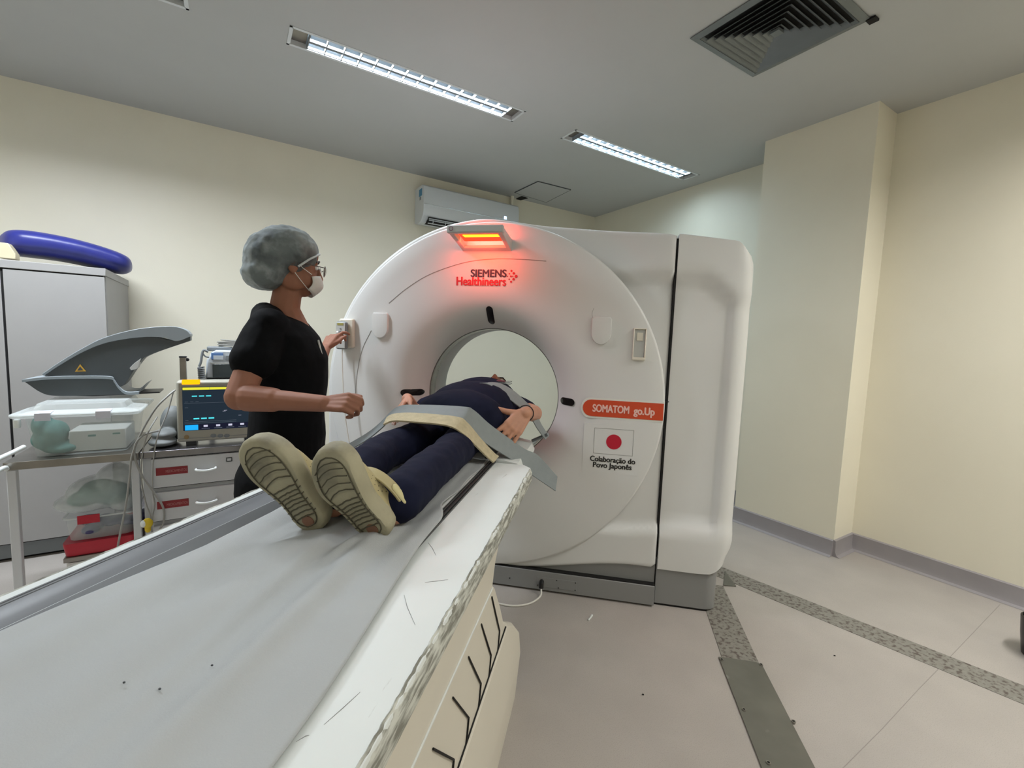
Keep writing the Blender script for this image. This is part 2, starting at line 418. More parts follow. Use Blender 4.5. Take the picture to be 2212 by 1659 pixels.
# side cover with rounded corner
def plan(z, t):
    pts = []; ex = .03*ss(.06, 0, t)+.012*ss(.97, 1, t)
    xs = [.880]+[.90+.235*i/14 for i in range(15)]
    R = .075; xr = 1.222-ex
    for x in xs:
        pts.append(Vector((x, .018+.02*ss(1.25, 1.8, z)+sunk(x, z), z)))
    y0 = pts[-1].y
    for k in range(1, 9):
        a = pi/2*k/8; pts.append(Vector((xr-R+R*sin(a) if xr-R > 1.135 else 1.135+(xr-1.135)*sin(a), y0+R*(1-cos(a)), z)))
    pts += [Vector((xr, .4, z)), Vector((xr, .68, z)), Vector((xr-.06, .74, z)), Vector((.88, .74, z))]
    return pts
rings = []
N = 44
for k in range(N+1):
    t = k/N; base = plan(.2, t); ring = []
    for i, p in enumerate(base):
        zb = .187+.060*ss(1.10, 1.215, p.x); zt = top_z(p.x)-.05*ss(1.13, 1.205, p.x)
        z = zb+(zt-zb)*t; q = plan(z, t)[i]; ring.append(q)
    rings.append(ring)
base = rings[-1]; rings.append([Vector((p.x+(1.04-p.x)*.06, p.y+.02*(1 if p.y < .3 else -1), p.z+.006)) for p in base])
MB().loft(rings).build('side_cover', M_white, ct, ang=50)
MB().bb(.8715, .8805, .045, .7, .19, 1.755).build('cover_gap', M_gap, ct, sm=False)
MB().bb(.868, .8815, .0175, .06, 1.0, 1.003).build('latch_slot', M_gap, ct, sm=False)
# grey plinth
def plinth(x0, x1, z0, z1, yf, name, rnd=False):
    pts = [(x0, .70), (x0, yf)]
    if rnd:
        for k in range(9): a = pi/2*k/8; pts.append((x1-.06+.06*sin(a), yf+.06*(1-cos(a))))
    else: pts.append((x1, yf))
    pts.append((x1, .70))
    mb = MB(); mb.loft([[Vector((x, y, z)) for x, y in pts] for z in (z0, z1)]); return mb.build(name, M_grayp, ct, bev=.002)
plinth(-.87, .872, .010, .106, -.002, 'front_plinth')
plinth(-.86, .872, .106, .23, .034, 'upper_plinth')
plinth(.8765, 1.165, .010, .235, .026, 'corner_plinth', True)
MB().bb(-.86, .872, .004, .06, .1045, .1095).build('plinth_gap', M_gap, ct, sm=False)
MB().bb(-.83, 1.12, .03, .68, 0, .012).build('floor_frame', M_gap, ct, sm=False)
# service socket plate and screws
MB().bb(.30, .50, -.004, -.002, .028, .078).build('socket_plate', M_grayp, ct, bev=.001)
for x, z in ((.306, .034), (.494, .034), (.494, .072), (.40, .072), (.41, .034), (.16, .05)):
    MB().tube([(x, -.006, z), (x, -.003, z)], .0028, 8).build('screw', M_gap, ct)
o = MB().tube([(.325, -.022, .030), (.325, -.018, .05), (.325, .0, .058)], .011, 10).build('socket_plug', M_black, ct)
# laser windows
FUN = [(.354, .146), (.360, .13), (.372, .105), (.392, .075), (.42, .046), (.455, .022), (.50, .006), (.56, 0)]
def fun_y(r):
    for (r0, y0), (r1, y1) in zip(FUN, FUN[1:]):
        if r <= r1: return y0+(y1-y0)*(r-r0)/(r1-r0)
    return 0
def slot(cx, cz, ang, w_, l_, r, y, name='laser_window'):
    """stadium lying on the funnel around radius r"""
    mb = MB(); pts = []
    for k in range(10): a = pi/2+pi*k/9; pts.append((-(l_-w_)/2+w_/2*cos(a), w_/2*sin(a)))
    for k in range(10): a = -pi/2+pi*k/9; pts.append(((l_-w_)/2+w_/2*cos(a), w_/2*sin(a)))
    rings = []
    for dy, kk in ((.006, 1), (-.006, 1), (-.0075, .5), (-.0075, .02)):
        ring = []
        for u, v in [(a_*kk, b_*kk) for a_, b_ in pts]:
            rr = r+u; xx = rr*cos(ang)-v*sin(ang); zz = CZ+rr*sin(ang)+v*cos(ang)
            rho = sqrt(xx*xx+(zz-CZ)**2)
            yy = fun_y(rho)
            ring.append(Vector((xx, yy+dy, zz)))
        rings.append(ring)
    mb.loft(rings); return mb.build(name, M_black, ct)
slot(0, 0, pi/2, .034, .085, .415, 0); slot(0, 0, 0, .036, .075, .405, 0); slot(0, 0, pi, .034, .095, .415, 0)
# control panels: oval speaker pads
def pad(cx, cz, w_, h_, name, cut=False):
    pts = [(-w_/2, h_/2), (-w_*.42, h_*.5)]
    pts = [(-w_*.5, h_*.42), (-w_*.42, h_*.5), (w_*.42, h_*.5), (w_*.5, h_*.42)]
    for k in range(13): a = pi*k/12; pts.append((w_/2*cos(a), -h_*.10-h_*.40*sin(a)))
    mb = MB(); mb.loft([[Vector((cx+u*s, y, cz+v*s)) for u, v in pts] for y, s in ((.004, 1.05), (-.010, 1.03), (-.015, .99), (-.016, .9))])
    return mb.build(name, M_white, ct, ang=50)
pad(-.57, 1.315, .085, .125, 'speaker_pad'); pad(.553, 1.322, .088, .125, 'speaker_pad')
# ridge lines on the ring cover
def ridge(px, name, r=.0028, m=None, y=-.0005, n=10):
    pts = [on_y(a, b, y) for a, b in px]; pts = bez(pts, n)
    return MB().tube(pts, r, 6).build(name, m or M_white, ct)
M_groove2 = mat('groove_shade', (150, 150, 147), .6)  # darker grey paints the shade along the cover's shallow step
ridge([(840, 655), (880, 622), (930, 592), (1000, 568), (1060, 560), (1120, 560), (1180, 564)], 'cover_groove', .0022, M_groove2)
ridge([(802, 714), (783, 754), (772, 804), (768, 850)], 'cover_groove', .0022, M_groove2)
ridge([(1282, 690), (1279, 678), (1283, 665)], 'cover_groove', .001, M_groove2)
# right-hand cradle for a second hand control
c = on_y(1381, 742, 0)
hx, hz = c.x, c.z
g = MB(); g.bb(hx-.030, hx+.030, -.014, .002, hz-.078, hz-.064); g.bb(hx-.030, hx-.024, -.014, .002, hz-.07, hz+.07)
g.bb(hx+.024, hx+.030, -.014, .002, hz-.07, hz+.07); g.bb(hx-.030, hx+.030, -.014, .002, hz+.064, hz+.07)
g.build('control_holder', M_whitec, ct, bev=.003)
MB().bb(hx-.024, hx+.024, -.006, .001, hz-.064, hz+.064).build('control_holder_back', M_lgray, ct, bev=.002)
MB().bb(hx-.014, hx+.014, -.009, -.005, hz+.012, hz+.05).build('holder_socket', M_whitec, ct, bev=.002)
# left-hand wired control in its holder
lx, lz = -.765, 1.265
MB().bb(lx-.030, lx+.050, -.024, .004, lz-.072, lz+.080).build('control_holder', M_whitec, ct, bev=.008)
hc = MB().bb(lx-.036, lx+.026, -.048, -.024, lz-.080, lz+.064).build('hand_control', M_mgray, ct, bev=.010); hc['label'] = 'grey and white wired hand control with lit buttons'
MB().bb(lx-.031, lx+.021, -.0505, -.047, lz-.074, lz+.058).build('keypad', M_lgray, hc, bev=.004)
MB().bb(lx-.022, lx+.012, -.052, -.0505, lz+.044, lz+.055).build('display', mat('display_olive', (158, 150, 80), .4), hc)
for u, v, r in ((-.004, .006, .009), (-.022, -.018, .0035), (.012, -.018, .0035), (-.022, -.032, .0035), (.012, -.032, .0035), (-.004, -.022, .004), (-.022, .01, .0035), (.014, .01, .0035), (-.004, .026, .004)):
    MB().tube([(lx+u, -.053, lz+v), (lx+u, -.050, lz+v)], r, 12).build('button', E_led if r < .005 and v < .02 else M_mgray, hc)
cord = bez([(lx-.002, -.036, lz-.078), (lx+.0, -.040, lz-.16), (lx+.02, -.05, lz-.40), (lx+.055, -.05, lz-.62), (lx+.075, -.06, lz-.80), (lx+.02, -.05, lz-1.0)], 10)
MB().tube(cord, .0028, 8).build('control_cord', M_wcable, ct)
# red-lit lamp bar
lm = MB(); X0, X1 = -.137, .103
o = MB(); o.bb(X0-.004, X1+.012, -.235, -.205, 1.724, 1.758); 
bar = o.build('lamp_bar', M_lgray, ct, bev=.006)
for xa, xb in ((X0, X0+.022), (X1-.016, X1+.006)):
    MB().loft([[Vector((xa, y, z0)), Vector((xb, y, z0)), Vector((xb, y, z1)), Vector((xa, y, z1))] for y, z0, z1 in ((-.215, 1.725, 1.757), (-.1, 1.708, 1.752), (.004, 1.690, 1.748))]).build('lamp_arm', M_lgray, ct, bev=.003)
MB().loft([[Vector((X0+.01, y, z0)), Vector((X1-.01, y, z0)), Vector((X1-.01, y, z1)), Vector((X0+.01, y, z1))] for y, z0, z1 in ((-.045, 1.697, 1.712), (.004, 1.690, 1.705))]).build('lamp_lip', M_lgray, ct, bev=.003)
MB().bb(X0+.045, X1-.03, -.152, -.118, 1.7310, 1.7345).build('lamp_strip', E_redlamp, ct)
MB().loft([[Vector((X0+.024, y, z)), Vector((X1-.018, y, z)), Vector((X1-.018, y, z+.003)), Vector((X0+.024, y, z+.003))] for y, z in ((-.2, 1.744), (-.05, 1.728))]).build('lamp_diffuser', E_redglow, ct)
rings = []
c = Vector((X0+.018, -.237, 1.741)); MB().tube([c+Vector((.0085*cos(a*pi/12), 0, .0085*sin(a*pi/12))) for a in range(25)], .0012, 6).build('lamp_mark', mat('purple_ring', (118, 60, 96), .5), bar)
ld = bpy.data.lights.new('red_strip_light', 'AREA'); ld.shape = 'RECTANGLE'; ld.size = .2; ld.size_y = .14; ld.energy = 1.5; ld.color = (1.0, .06, .03)
lo = bpy.data.objects.new('red_strip_light', ld); COL.objects.link(lo); lo.parent = ct; lo.location = (-.02, -.12, 1.722); lo.rotation_euler = (rad(52), 0, 0)
ld2 = ld.copy(); ld2.energy = .40; ld2.size_y = .08; lo = bpy.data.objects.new('red_strip_light', ld2); COL.objects.link(lo); lo.parent = ct; lo.location = (-.02, -.08, 1.775); lo.rotation_euler = (rad(105), 0, 0)
# lettering and stickers
text('lettering', 'SIEMENS', .051, M_lblue, ct, (-.096, -.0015, 1.568), bold=.0014, width=.178)
text('lettering', 'Healthineers', .060, M_lred, ct, (-.170, -.0015, 1.526), bold=.0013, width=.250)
lp = on_y(1108, 597, 0)
for u, v, r in ((-.028, 0, .0028), (-.018, .012, .0035), (-.018, -.014, .0035), (-.010, 0, .0045), (-.008, .026, .005), (-.008, -.026, .005), (.004, .014, .006), (.004, -.014, .006), (.016, 0, .0075), (.0, 0, .003)):
    MB().tube([(lp.x+u, -.0022, lp.z+v), (lp.x+u, -.0008, lp.z+v)], r, 14).build('logo_dot', M_lred, ct)
# orange model stripe
z0, z1 = .913, .993; pts = []
for k in range(13): a = pi/2+pi*k/12; pts.append((.485+.04+.04*cos(a), .955+.040*sin(a)))
xe = sqrt((RD-.006)**2-.02**2)
pts += [(xe, .915), (xe, .995)]
MB().loft([[Vector((x, y, z)) for x, z in pts] for y in (-.0012, -.0025)]).build('orange_stripe', M_orange, ct, sm=False)
MB().loft([[Vector((.485+.045+(x-.53)*1.0-(.008 if x < .6 else 0), y, .955+(z-.955)*1.22)) for x, z in pts] for y in (.0, -.0013)]).build('stripe_border', mat('sticker_white', (224, 226, 220), .35), ct, sm=False)
text('lettering', 'SOMATOM', .050, M_pinkish, ct, (.530, -.003, .938), bold=.0015, width=.168)
text('lettering', 'go.Up', .050, M_pinkish, ct, (.722, -.003, .937), bold=.0015, width=.093)
# flag sticker
F0, F1, G0, G1 = .546, .730, .735, .860
fl = MB().bb(F0-.05, F1+.03, -.0012, 0, G0-.095, G1+.02).build('flag_sticker', M_white, ct)
MB().tube([(.640, -.0022, .797), (.640, -.001, .797)], .036, 40).build('flag_disc', M_flagred, fl)
b = MB()
for (xa, xb, za, zb) in ((F0, F1, G0, G0+.0015), (F0, F1, G1-.0015, G1), (F0, F0+.0015, G0, G1), (F1-.0015, F1, G0, G1)): b.bb(xa, xb, -.0018, -.001, za, zb)
b.build('flag_border', M_line, fl, sm=False)
text('lettering', 'Colaboração do', .036, M_ink, fl, (.637, -.002, .697), bold=.0008, align='CENTER', width=.210)
text('lettering', 'Povo Japonês', .036, M_ink, fl, (.637, -.002, .668), bold=.0008, align='CENTER', width=.180)

# ------------------------------------------------------------------ patient table
ZT = .829; HW = .349
tb = empty('patient_table', (0, -1.6, 0), 'long white scanner table with chipped edges and grooved grey side rail', 'patient table')
def T(mb, *a, **k): o = mb.build(*a, **k); return keep(o, tb)
YB = -3.0
prof = [(.3225, 0.0, -.675), (.335, .165, -.675), (.335, .172, -.675), (.333, .25, -.70), (.326, .335, -.79), (.323, .385, -.87), (.316, .388, -.875)]
side = [(.315, .38, -.86), (.315, .412, -.90), (.316, .50, -.965), (.318, .60, -1.05), (.3185, .63, -1.09), (.321, .69, -1.075), (.324, .75, -1.03), (.322, .79, -1.02)]
def housing(prof, name, m):
    rings = []
    right = [(x, z, e) for x, z, e in prof]
    def ring(fn): return [Vector((x, fn(e), z)) for x, z, e in right]+[Vector((-x, fn(e), z)) for x, z, e in right[::-1]]
    ys = [lambda e: YB, lambda e: -2.2, lambda e: e-.45, lambda e: e-.1]
    for f in ys: rings.append(ring(f))
    for k in range(1, 7):
        a = pi/2*k/6; d = .035
        rings.append([Vector((s*(x-d*.6*(1-cos(a))), e-d+d*sin(a), z)) for s, lst in ((1, right), (-1, right[::-1])) for x, z, e in lst])
    return T(MB().loft(rings), name, m, None, ang=12)
housing(prof, 'base_skirt', M_whitec); housing(side, 'upper_cover', M_whitec)
T(MB().bb(-.31, .31, YB, -.95, .37, .40), 'cover_gap', M_gap, None, sm=False)
T(MB().tube([(.3165, YB, .389), (.3165, -.90, .389)], .0022, 6), 'skirt_joint', M_gap, None)
T(MB().tube([(.3195, YB, .634), (.3195, -1.12, .634)], .0025, 6), 'crease_highlight', M_tw, None)  # pale line, a painted highlight along the crease
# dark joints between the telescoping cover panels
for i in range(8):
    y = -1.12-.101*i
    a, b_, c_ = (.3192, y+.0, .611-.008*i), (.3178, y+.122, .440), (.3165, y+.110, .390)
    pts = bez([a, b_], 2)+bez([b_, (.3168, y+.118, .41), c_], 4)[1:]
    T(MB().tube(pts, .0021, 6), 'panel_joint', M_gap, None)
# table top with worn edge
oc = [(-HW+.012, ZT), (HW-.012, ZT), (HW-.004, ZT-.003), (HW, ZT-.012), (HW-.001, .787), (HW-.012, .781), (-HW+.012, .781), (-HW+.001, .787), (-HW, ZT-.012), (-HW+.004, ZT-.003)]
rings = [[Vector((x, YB, z)) for x, z in oc], [Vector((x, -.72, z)) for x, z in oc], [Vector((x*.985, -.68, z)) for x, z in oc], [Vector((x*.93, -.66, z)) for x, z in oc]]
T(MB().loft(rings), 'table_top', M_tw, None, ang=40)
for s in (1, -1):
    pts = []; n = 260; rng = random.Random(3); up = []; 
    h1 = 0
    for i in range(n):
        y = YB+(-.70-YB)*i/(n-1); h1 = h1*.6+rng.uniform(-.0022, .0022); up.append((y, h1))
    rings = [[Vector((s*(HW-.0035+h*.9-.003), y, ZT+.0004)), Vector((s*(HW+.0004), y, ZT-.0105)), Vector((s*(HW+.0006), y, .792)), Vector((s*(HW+.0002), y, .786)), Vector((s*(HW-.004), y, .79)), Vector((s*(HW-.012), y, ZT-.004))] for y, h in up]
    T(MB().loft(rings), 'worn_edge', M_chip, None)
# front carriage and cradle running into the bore
oc = [(-.30, .80), (-.29, .830), (-.24, .838), (.24, .838), (.29, .830), (.302, .80), (.28, .775), (-.28, .775)]
def sc(k, y): return [Vector((x*k, y, .81+(z-.81)*(k if k < 1 else 1))) for x, z in oc]
T(MB().loft([sc(1, -.655), sc(1, -.32), sc(.985, -.28), sc(.94, -.25), sc(.86, -.238)]), 'carriage', M_tw, None, ang=50)
T(MB().loft([[Vector((x, y, z)) for x, z in ((-.20, .845), (.20, .845), (.19, .826), (.10, .805), (-.10, .805), (-.19, .826))] for y in (-.6, .42)]), 'cradle', M_mgray, None)
# left rail: rounded grey bar with grooves
rp = [(-.312, ZT-.004), (-.308, ZT+.006), (-.300, ZT+.008), (-.2985, ZT+.004), (-.297, ZT+.008), (-.288, ZT+.010), (-.2865, ZT+.006), (-.285, ZT+.010), (-.268, ZT+.010), (-.252, ZT+.005), (-.236, ZT-.002), (-.234, ZT-.012)]
T(MB().loft([[Vector((x, y, z)) for x, z in rp] for y in (YB, -.72)]), 'side_rail', mat('rail_grey', (98, 101, 104), .45, noise=.05), None, ang=25)
T(MB().bb(-.236, -.15, YB, -.7, ZT-.001, ZT+.002), 'cradle_edge', mat('cradle_dark', (70, 73, 73), .5, noise=.1), None, sm=False)
T(MB().loft([[Vector((x, y, z)) for x, z in ((.190, ZT-.004), (.190, ZT+.004), (.197, ZT+.006), (.2, ZT+.003), (.203, ZT+.006), (.208, ZT+.006), (.21, ZT+.003), (.213, ZT+.004), (.215, ZT-.004))] for y in (-2.6, -.60)]), 'slot_rail', mat('slot_metal', (84, 84, 84), .3, metal=.6), None, ang=20)
T(MB().bb(.1985, .2015, -2.6, -.60, ZT+.0025, ZT+.0052), 'rail_slot', M_gap, None, sm=False)
T(MB().bb(.2085, .2110, -2.6, -.60, ZT+.0025, ZT+.0052), 'rail_slot', M_gap, None, sm=False)
for ends in (((700, 1565), (740, 1530), (778, 1495)), ((873, 1285), (880, 1312), (897, 1350)), ((925, 1172), (934, 1184), (942, 1200)), ((918, 1258), (945, 1255), (968, 1252)), ((640, 1602), (660, 1590), (668, 1588))):
    T(MB().tube([on_z(x, y, ZT+.0003) for x, y in ends], [.0002, .0005, .0002], 5), 'scratch', M_line, None)
# mattress under the sheet
T(MB().bb(-.185, .188, -2.95, -.55, ZT-.002, ZT+.006), 'mattress', M_lgray, None, bev=.004)

# paper sheet
def sheet(u, v):
    y = -2.95+v*2.42; 
    xl = -.224+.058*ss(-1.75, -1.28, y)+.012*sin(y*7)
    xr = .268+.0*y
    if y > -1.85: xr = .268-.044*ss(-1.85, -1.3, y)
    if y > -1.26: xr = .224-.036*ss(-1.26, -1.12, y)+.003*sin(y*30)
    x = xl+(xr-xl)*u; z = ZT+.0095
    f = ss(-2.6, -1.7, y)*ss(-1.0, -1.4, y)
    # folds running along the table
    z += .011*math.exp(-((x-(.13+.16*(y+1.5)*-.35))/.022)**2)*ss(-2.4, -1.6, y)*ss(-1.25, -1.35, y)
    z += .009*math.exp(-((x-(.035-.10*(y+1.4)))/.018)**2)*ss(-2.6, -1.8, y)*ss(-1.33, -1.40, y)
    z += .010*math.exp(-((x-(-.03))/.06)**2-((y+1.44)/.045)**2)
    z += .014*math.exp(-((x-.085-.1*(y+1.42))/.014)**2)*math.exp(-((y+1.40)/.07)**2)
    z += .0050*sin(x*46+y*3.2+1.5*sin(y*2.1))*(.4+.6*ss(-2.8, -1.5, y))+.002*sin(x*17-y*9)
    z += .016*ss(.16, .205, x)*ss(-.95, -1.25, y)*ss(-1.9, -1.3, y)*(1-.4*ss(.2, .24, x))
    if x > .225: z = max(z-(x-.225)*.25, ZT+.004)
    return Vector((x, y, max(z, ZT+.0075)))
mb = MB().grid(70, 300, sheet)
o = mb.build('paper_sheet', M_sheet); sm_ = o.modifiers.new('solid', 'SOLIDIFY'); sm_.thickness = .0015; sm_.offset = 1
tag(o, 'thin wrinkled pale grey disposable sheet covering the scanner table', 'sheet')

# ------------------------------------------------------------------ shoes (foam clogs), local frame: v heel->toe, n out of the sole, u sideways
def clog(person, H, Tt, side, lean):
    H, Tt = Vector(H), Vector(Tt); v = (Tt-H).normalized(); L = (Tt-H).length
    n = Vector(lean); n = (n-v*n.dot(v)).normalized(); u = v.cross(n).normalized()
    root = bpy.data.objects.new('clog', None); COL.objects.link(root); root.location = H; root.parent = person
    root.matrix_parent_inverse = Matrix.Translation(person.location).inverted()
    def W(a, b, c): return Vector(u*a+v*b+n*c)
    def half(t):  # half widths left/right of the sole along its length
        w_ = .047*sin(pi*min(1, t*1.15+.06))**.45 if t < .18 else .038+.020*ss(.3, .72, t)
        if t < .12: w_ = .038*sqrt(max(0, 1-((.12-t)/.13)**2))
        if t > .74: w_ = .058*sqrt(max(0, 1-((t-.74)/.265)**2))
        mid = side*(.006*sin(pi*t)-.010*ss(.55, 1, t)); return mid-w_, mid+w_
    ts = [i/30 for i in range(31)]
    out = [(half(t)[1], t*L) for t in ts]+[(half(t)[0], t*L) for t in ts[::-1]]
    def ringc(k, c, sh=0):
        return [W(a*k, L/2+(b-L/2)*(k if True else 1)+sh, c+ .010*ss(.6, 1, b/L)*-1) for a, b in out]
    sole = MB().loft([ringc(.93, .0), ringc(.985, -.004), ringc(1.0, -.012), ringc(1.0, -.026), ringc(.97, -.036), ringc(.9, -.040)])
    so = sole.build('sole', M_sole, root, ang=50)
    rng = random.Random(4+side)
    # inner tread panel outline and cross grooves
    loop = [W(a*.74, L/2+(b-L/2)*.84, .0012-.010*ss(.6, 1, b/L)) for a, b in out]; loop = loop+[loop[0]]
    MB().tube(loop, .0014, 5).build('tread_groove', M_groove, so)
    for t in [.17, .22, .27, .31, .35, .39, .43, .48, .56, .63, .70, .77, .83]:
        l_, r_ = half(t); pts = []
        if t < .5: l_, r_ = l_*.72, r_*.72
        else: l_, r_ = l_*.70, r_*.70
        for k in range(9):
            f = k/8; a = l_+(r_-l_)*f
            pts.append(W(a, t*L+.010*sin(pi*f)*(1 if t > .5 else .2)+rng.uniform(-.0008, .0008), .0012-.010*ss(.6, 1, t)))
        MB().tube(pts, .0013 if t > .5 else .0017, 5).build('tread_groove', M_groove, so)
    for t in (.2, .26, .32, .38, .44, .5):
        for s_ in (0, 1):
            e = half(t)[s_]; MB().tube([W(e*.76, t*L, .0012), W(e*.92, t*L+.002, .0012)], .001, 5).build('tread_groove', M_groove, so)
    MB().tube([W(-.001, .030, -.002), W(-.001, .030, .0016)], .0135, 20).build('heel_plug', mat('worn_brown_rubber', (132, 96, 76), .8), so)
    # upper: shell over the foot, narrowing and pulling back from the toe as it rises
    def lay(c, t0, t1, k, n_=40):
        pts = []
        for i in range(n_):
            a = 2*pi*i/n_; t = (t0+t1)/2+(t1-t0)/2*sin(a); tt = min(1, max(0, (t-t0)/(t1-t0))); l_, r_ = half(.02+.96*tt*(t1-0)/1.0*.98+ (1-tt)*t0)
            m_, w_ = (l_+r_)/2, (r_-l_)/2*k; wv_ = abs(cos(a))**.75*(1 if cos(a) > 0 else -1)
            pts.append(W(m_+max(w_, .03)*wv_, t*L, c))
        return pts
    up = MB().loft([lay(-.026, .0, .99, .97), lay(-.038, .005, .965, .96), lay(-.048, .01, .90, .92), lay(-.056, .015, .81, .88), lay(-.063, .02, .71, .86), lay(-.068, .03, .60, .85)]).build('upper', M_clog, root, ang=60)
    for row in range(4):
        for k in range(7-row):
            f = rad(-8+9*k); c = -.036-.009*row; t0, t1 = .01, .95-.085*row
            for sd in (1, -1):
                t = (t0+t1)/2+(t1-t0)/2*sin(f); l_, r_ = half(.02+.94*(t-t0)/(t1-t0)*t1); w_ = (r_-l_)/2*(.96-.03*row)
                p = W((l_+r_)/2+sd*max(w_, .03)*cos(f)**.75, t*L, c)
                MB().ell(p, (.0013,)*3, None, 4, 6).build('vent_hole', M_groove, up)
    rings = []; pts = [W(.045*cos(pi*k/24)*(1.0), L*.22+L*.36*sin(pi*k/24)**.9, -.070) for k in range(25)]
    pts = [W(.044, L*.16, -.070)]+pts+[W(-.044, L*.16, -.070)]
    for i, p in enumerate(pts):
        t_ = (pts[min(i+1, len(pts)-1)]-pts[max(i-1, 0)]).normalized(); bn = t_.cross(n).normalized()
        rings.append([p+n*.012+bn*.0025, p+n*.012-bn*.0025, p-n*.012-bn*.0025, p-n*.012+bn*.0025])
    st = MB().loft(rings).build('heel_strap', M_clog, root, bev=.001, ang=60)
    for s_ in (1, -1):
        c = W(s_*.048, L*.20, -.070)
        MB().capsule(c+v*.020, c-v*.016, .0085, .0085, 12, .45, u).build('strap_tab', mat('pale_yellow_tab', (204, 195, 146), .5), st)
    return root

def hand(mb, wrist, d, nrm, thumb_side, L=.17, curl=(20, 25, 25, 30), spread=6, r=.0085, thumb=(40, 10), cseg=3, tips=None):
    """palm and five fingers as capsules. d: direction of the fingers, nrm: out of the back of the hand"""
    wrist, d, nrm = Vector(wrist), Vector(d).normalized(), Vector(nrm)
    nrm = (nrm-d*nrm.dot(d)).normalized(); s = d.cross(nrm).normalized()*thumb_side   # s: towards the thumb
    P = L*.50
    for k in range(4):
        off = (.030-.0195*k)*L/.17
        a = wrist+s*off*.62+d*.012; b = wrist+s*off+d*(P-(.003 if k in (0, 3) else 0)-(.006 if k == 3 else 0))
        mb.capsule(a, b, .0135*L/.17, .0115*L/.17, 12)
    lens = [(.040, .024, .019), (.044, .028, .020), (.041, .026, .019), (.032, .019, .017)]
    for k in range(4):
        off = (.030-.0195*k)*L/.17; p = wrist+s*off+d*(P-(.006 if k == 3 else 0)); ang = rad(spread*(1.5-k)); c = curl[k] if not isinstance(curl[k], tuple) else None
        dirn = (d*cos(ang)+s*sin(ang)).normalized(); rr = [r*1.12, r, r*.93, r*.82]; cur = 0
        for j in range(3):
            cur += rad(curl[k][j] if c is None else (c*.7 if j == 0 else c))
            dj = (dirn*cos(cur)-nrm*sin(cur)).normalized(); q = p+dj*lens[k][j]*L/.17
            mb.capsule(p, q, rr[j]*L/.17, rr[j+1]*L/.17, 10); p = q
        if tips is not None: tips.append((p.copy(), dj.copy(), (nrm*cos(cur)+dirn*sin(cur)).normalized(), rr[3]*L/.17))
    a = rad(thumb[0]); p = wrist+s*.020*L/.17+d*.022-nrm*.004
    dt = (d*cos(a)+s*sin(a)-nrm*.25).normalized(); q = p+dt*.042*L/.17; mb.capsule(p, q, .0155*L/.17, .0115*L/.17, 12)
    a = rad(thumb[1]); dt2 = (d*cos(a)+s*sin(a)-nrm*.2).normalized(); q2 = q+dt2*.030*L/.17; mb.capsule(q, q2, .0112*L/.17, .0100*L/.17, 10)
    q3 = q2+(dt2-nrm*.2).normalized()*.022*L/.17; mb.capsule(q2, q3, .0100*L/.17, .0080*L/.17, 10)
    if tips is not None: tips.append((q3.copy(), dt2.copy(), nrm.copy(), .008*L/.17))
def frame(f, upv):
    f = Vector(f).normalized(); s = f.cross(Vector(upv)).normalized(); u = s.cross(f)
    return Matrix((s, f, u)).transposed()     # columns: right, forward, up
def head(mb, c, Fm, k=1.0):
    """skull, jaw, cheeks, nose, lips, brow, ears. Fm columns: right, forward, up; k scales"""
    def P(x, y, z): return c + Fm @ Vector((x*k, y*k, z*k))
    E_ = lambda x, y, z, a, b, d, n1=12, n2=16: mb.ell(P(x, y, z), (a*k, b*k, d*k), Fm, n1, n2)
    E_(0, -.012, .035, .073, .092, .082); E_(0, .030, -.01, .062, .062, .085); E_(0, .048, -.072, .034, .036, .032)
    E_(.030, .040, -.035, .032, .045, .045); E_(-.030, .040, -.035, .032, .045, .045)
    E_(.045, .0, -.045, .02, .05, .045); E_(-.045, 0, -.045, .02, .05, .045)
    E_(0, .072, .030, .046, .018, .014); E_(0, .070, .055, .045, .02, .03)
    mb.capsule(P(0, .088, .022), P(0, .108, -.022), .009*k, .012*k, 10); E_(.010, .098, -.026, .009, .011, .008); E_(-.010, .098, -.026, .009, .011, .008)
    E_(0, .088, -.047, .022, .012, .006); E_(0, .086, -.056, .020, .012, .007)
    for s in (1, -1):
        E_(s*.073, -.012, .0, .009, .020, .031); E_(s*.074, -.010, -.020, .008, .010, .014)
def face_bits(parent, c, Fm, k, hairm, closed=False):
    def P(x, y, z): return c + Fm @ Vector((x*k, y*k, z*k))
    for s in (1, -1):
        e = MB().ell(P(s*.031, .079, .012), (.012*k, .010*k, (.004 if closed else .008)*k), Fm, 8, 12).build('eye', mat('eye_white', (228, 224, 218), .2), None); keep(e, parent)
        if not closed:
            i = MB().ell(P(s*.031, .0875, .012), (.0052*k, .003*k, .0055*k), Fm, 6, 10).build('iris', mat('iris_brown', (40, 26, 18), .2), None); i.parent = e
        b = MB().tube([P(s*.014, .090, .034), P(s*.032, .089, .040), P(s*.050, .074, .034)], [.003*k, .0035*k, .002*k], 6).build('eyebrow', hairm, None); keep(b, parent)
    l = MB().ell(P(0, .094, -.052), (.021*k, .008*k, .006*k), Fm, 8, 12).build('lips', mat('lips', (150, 80, 74), .4), None); keep(l, parent)

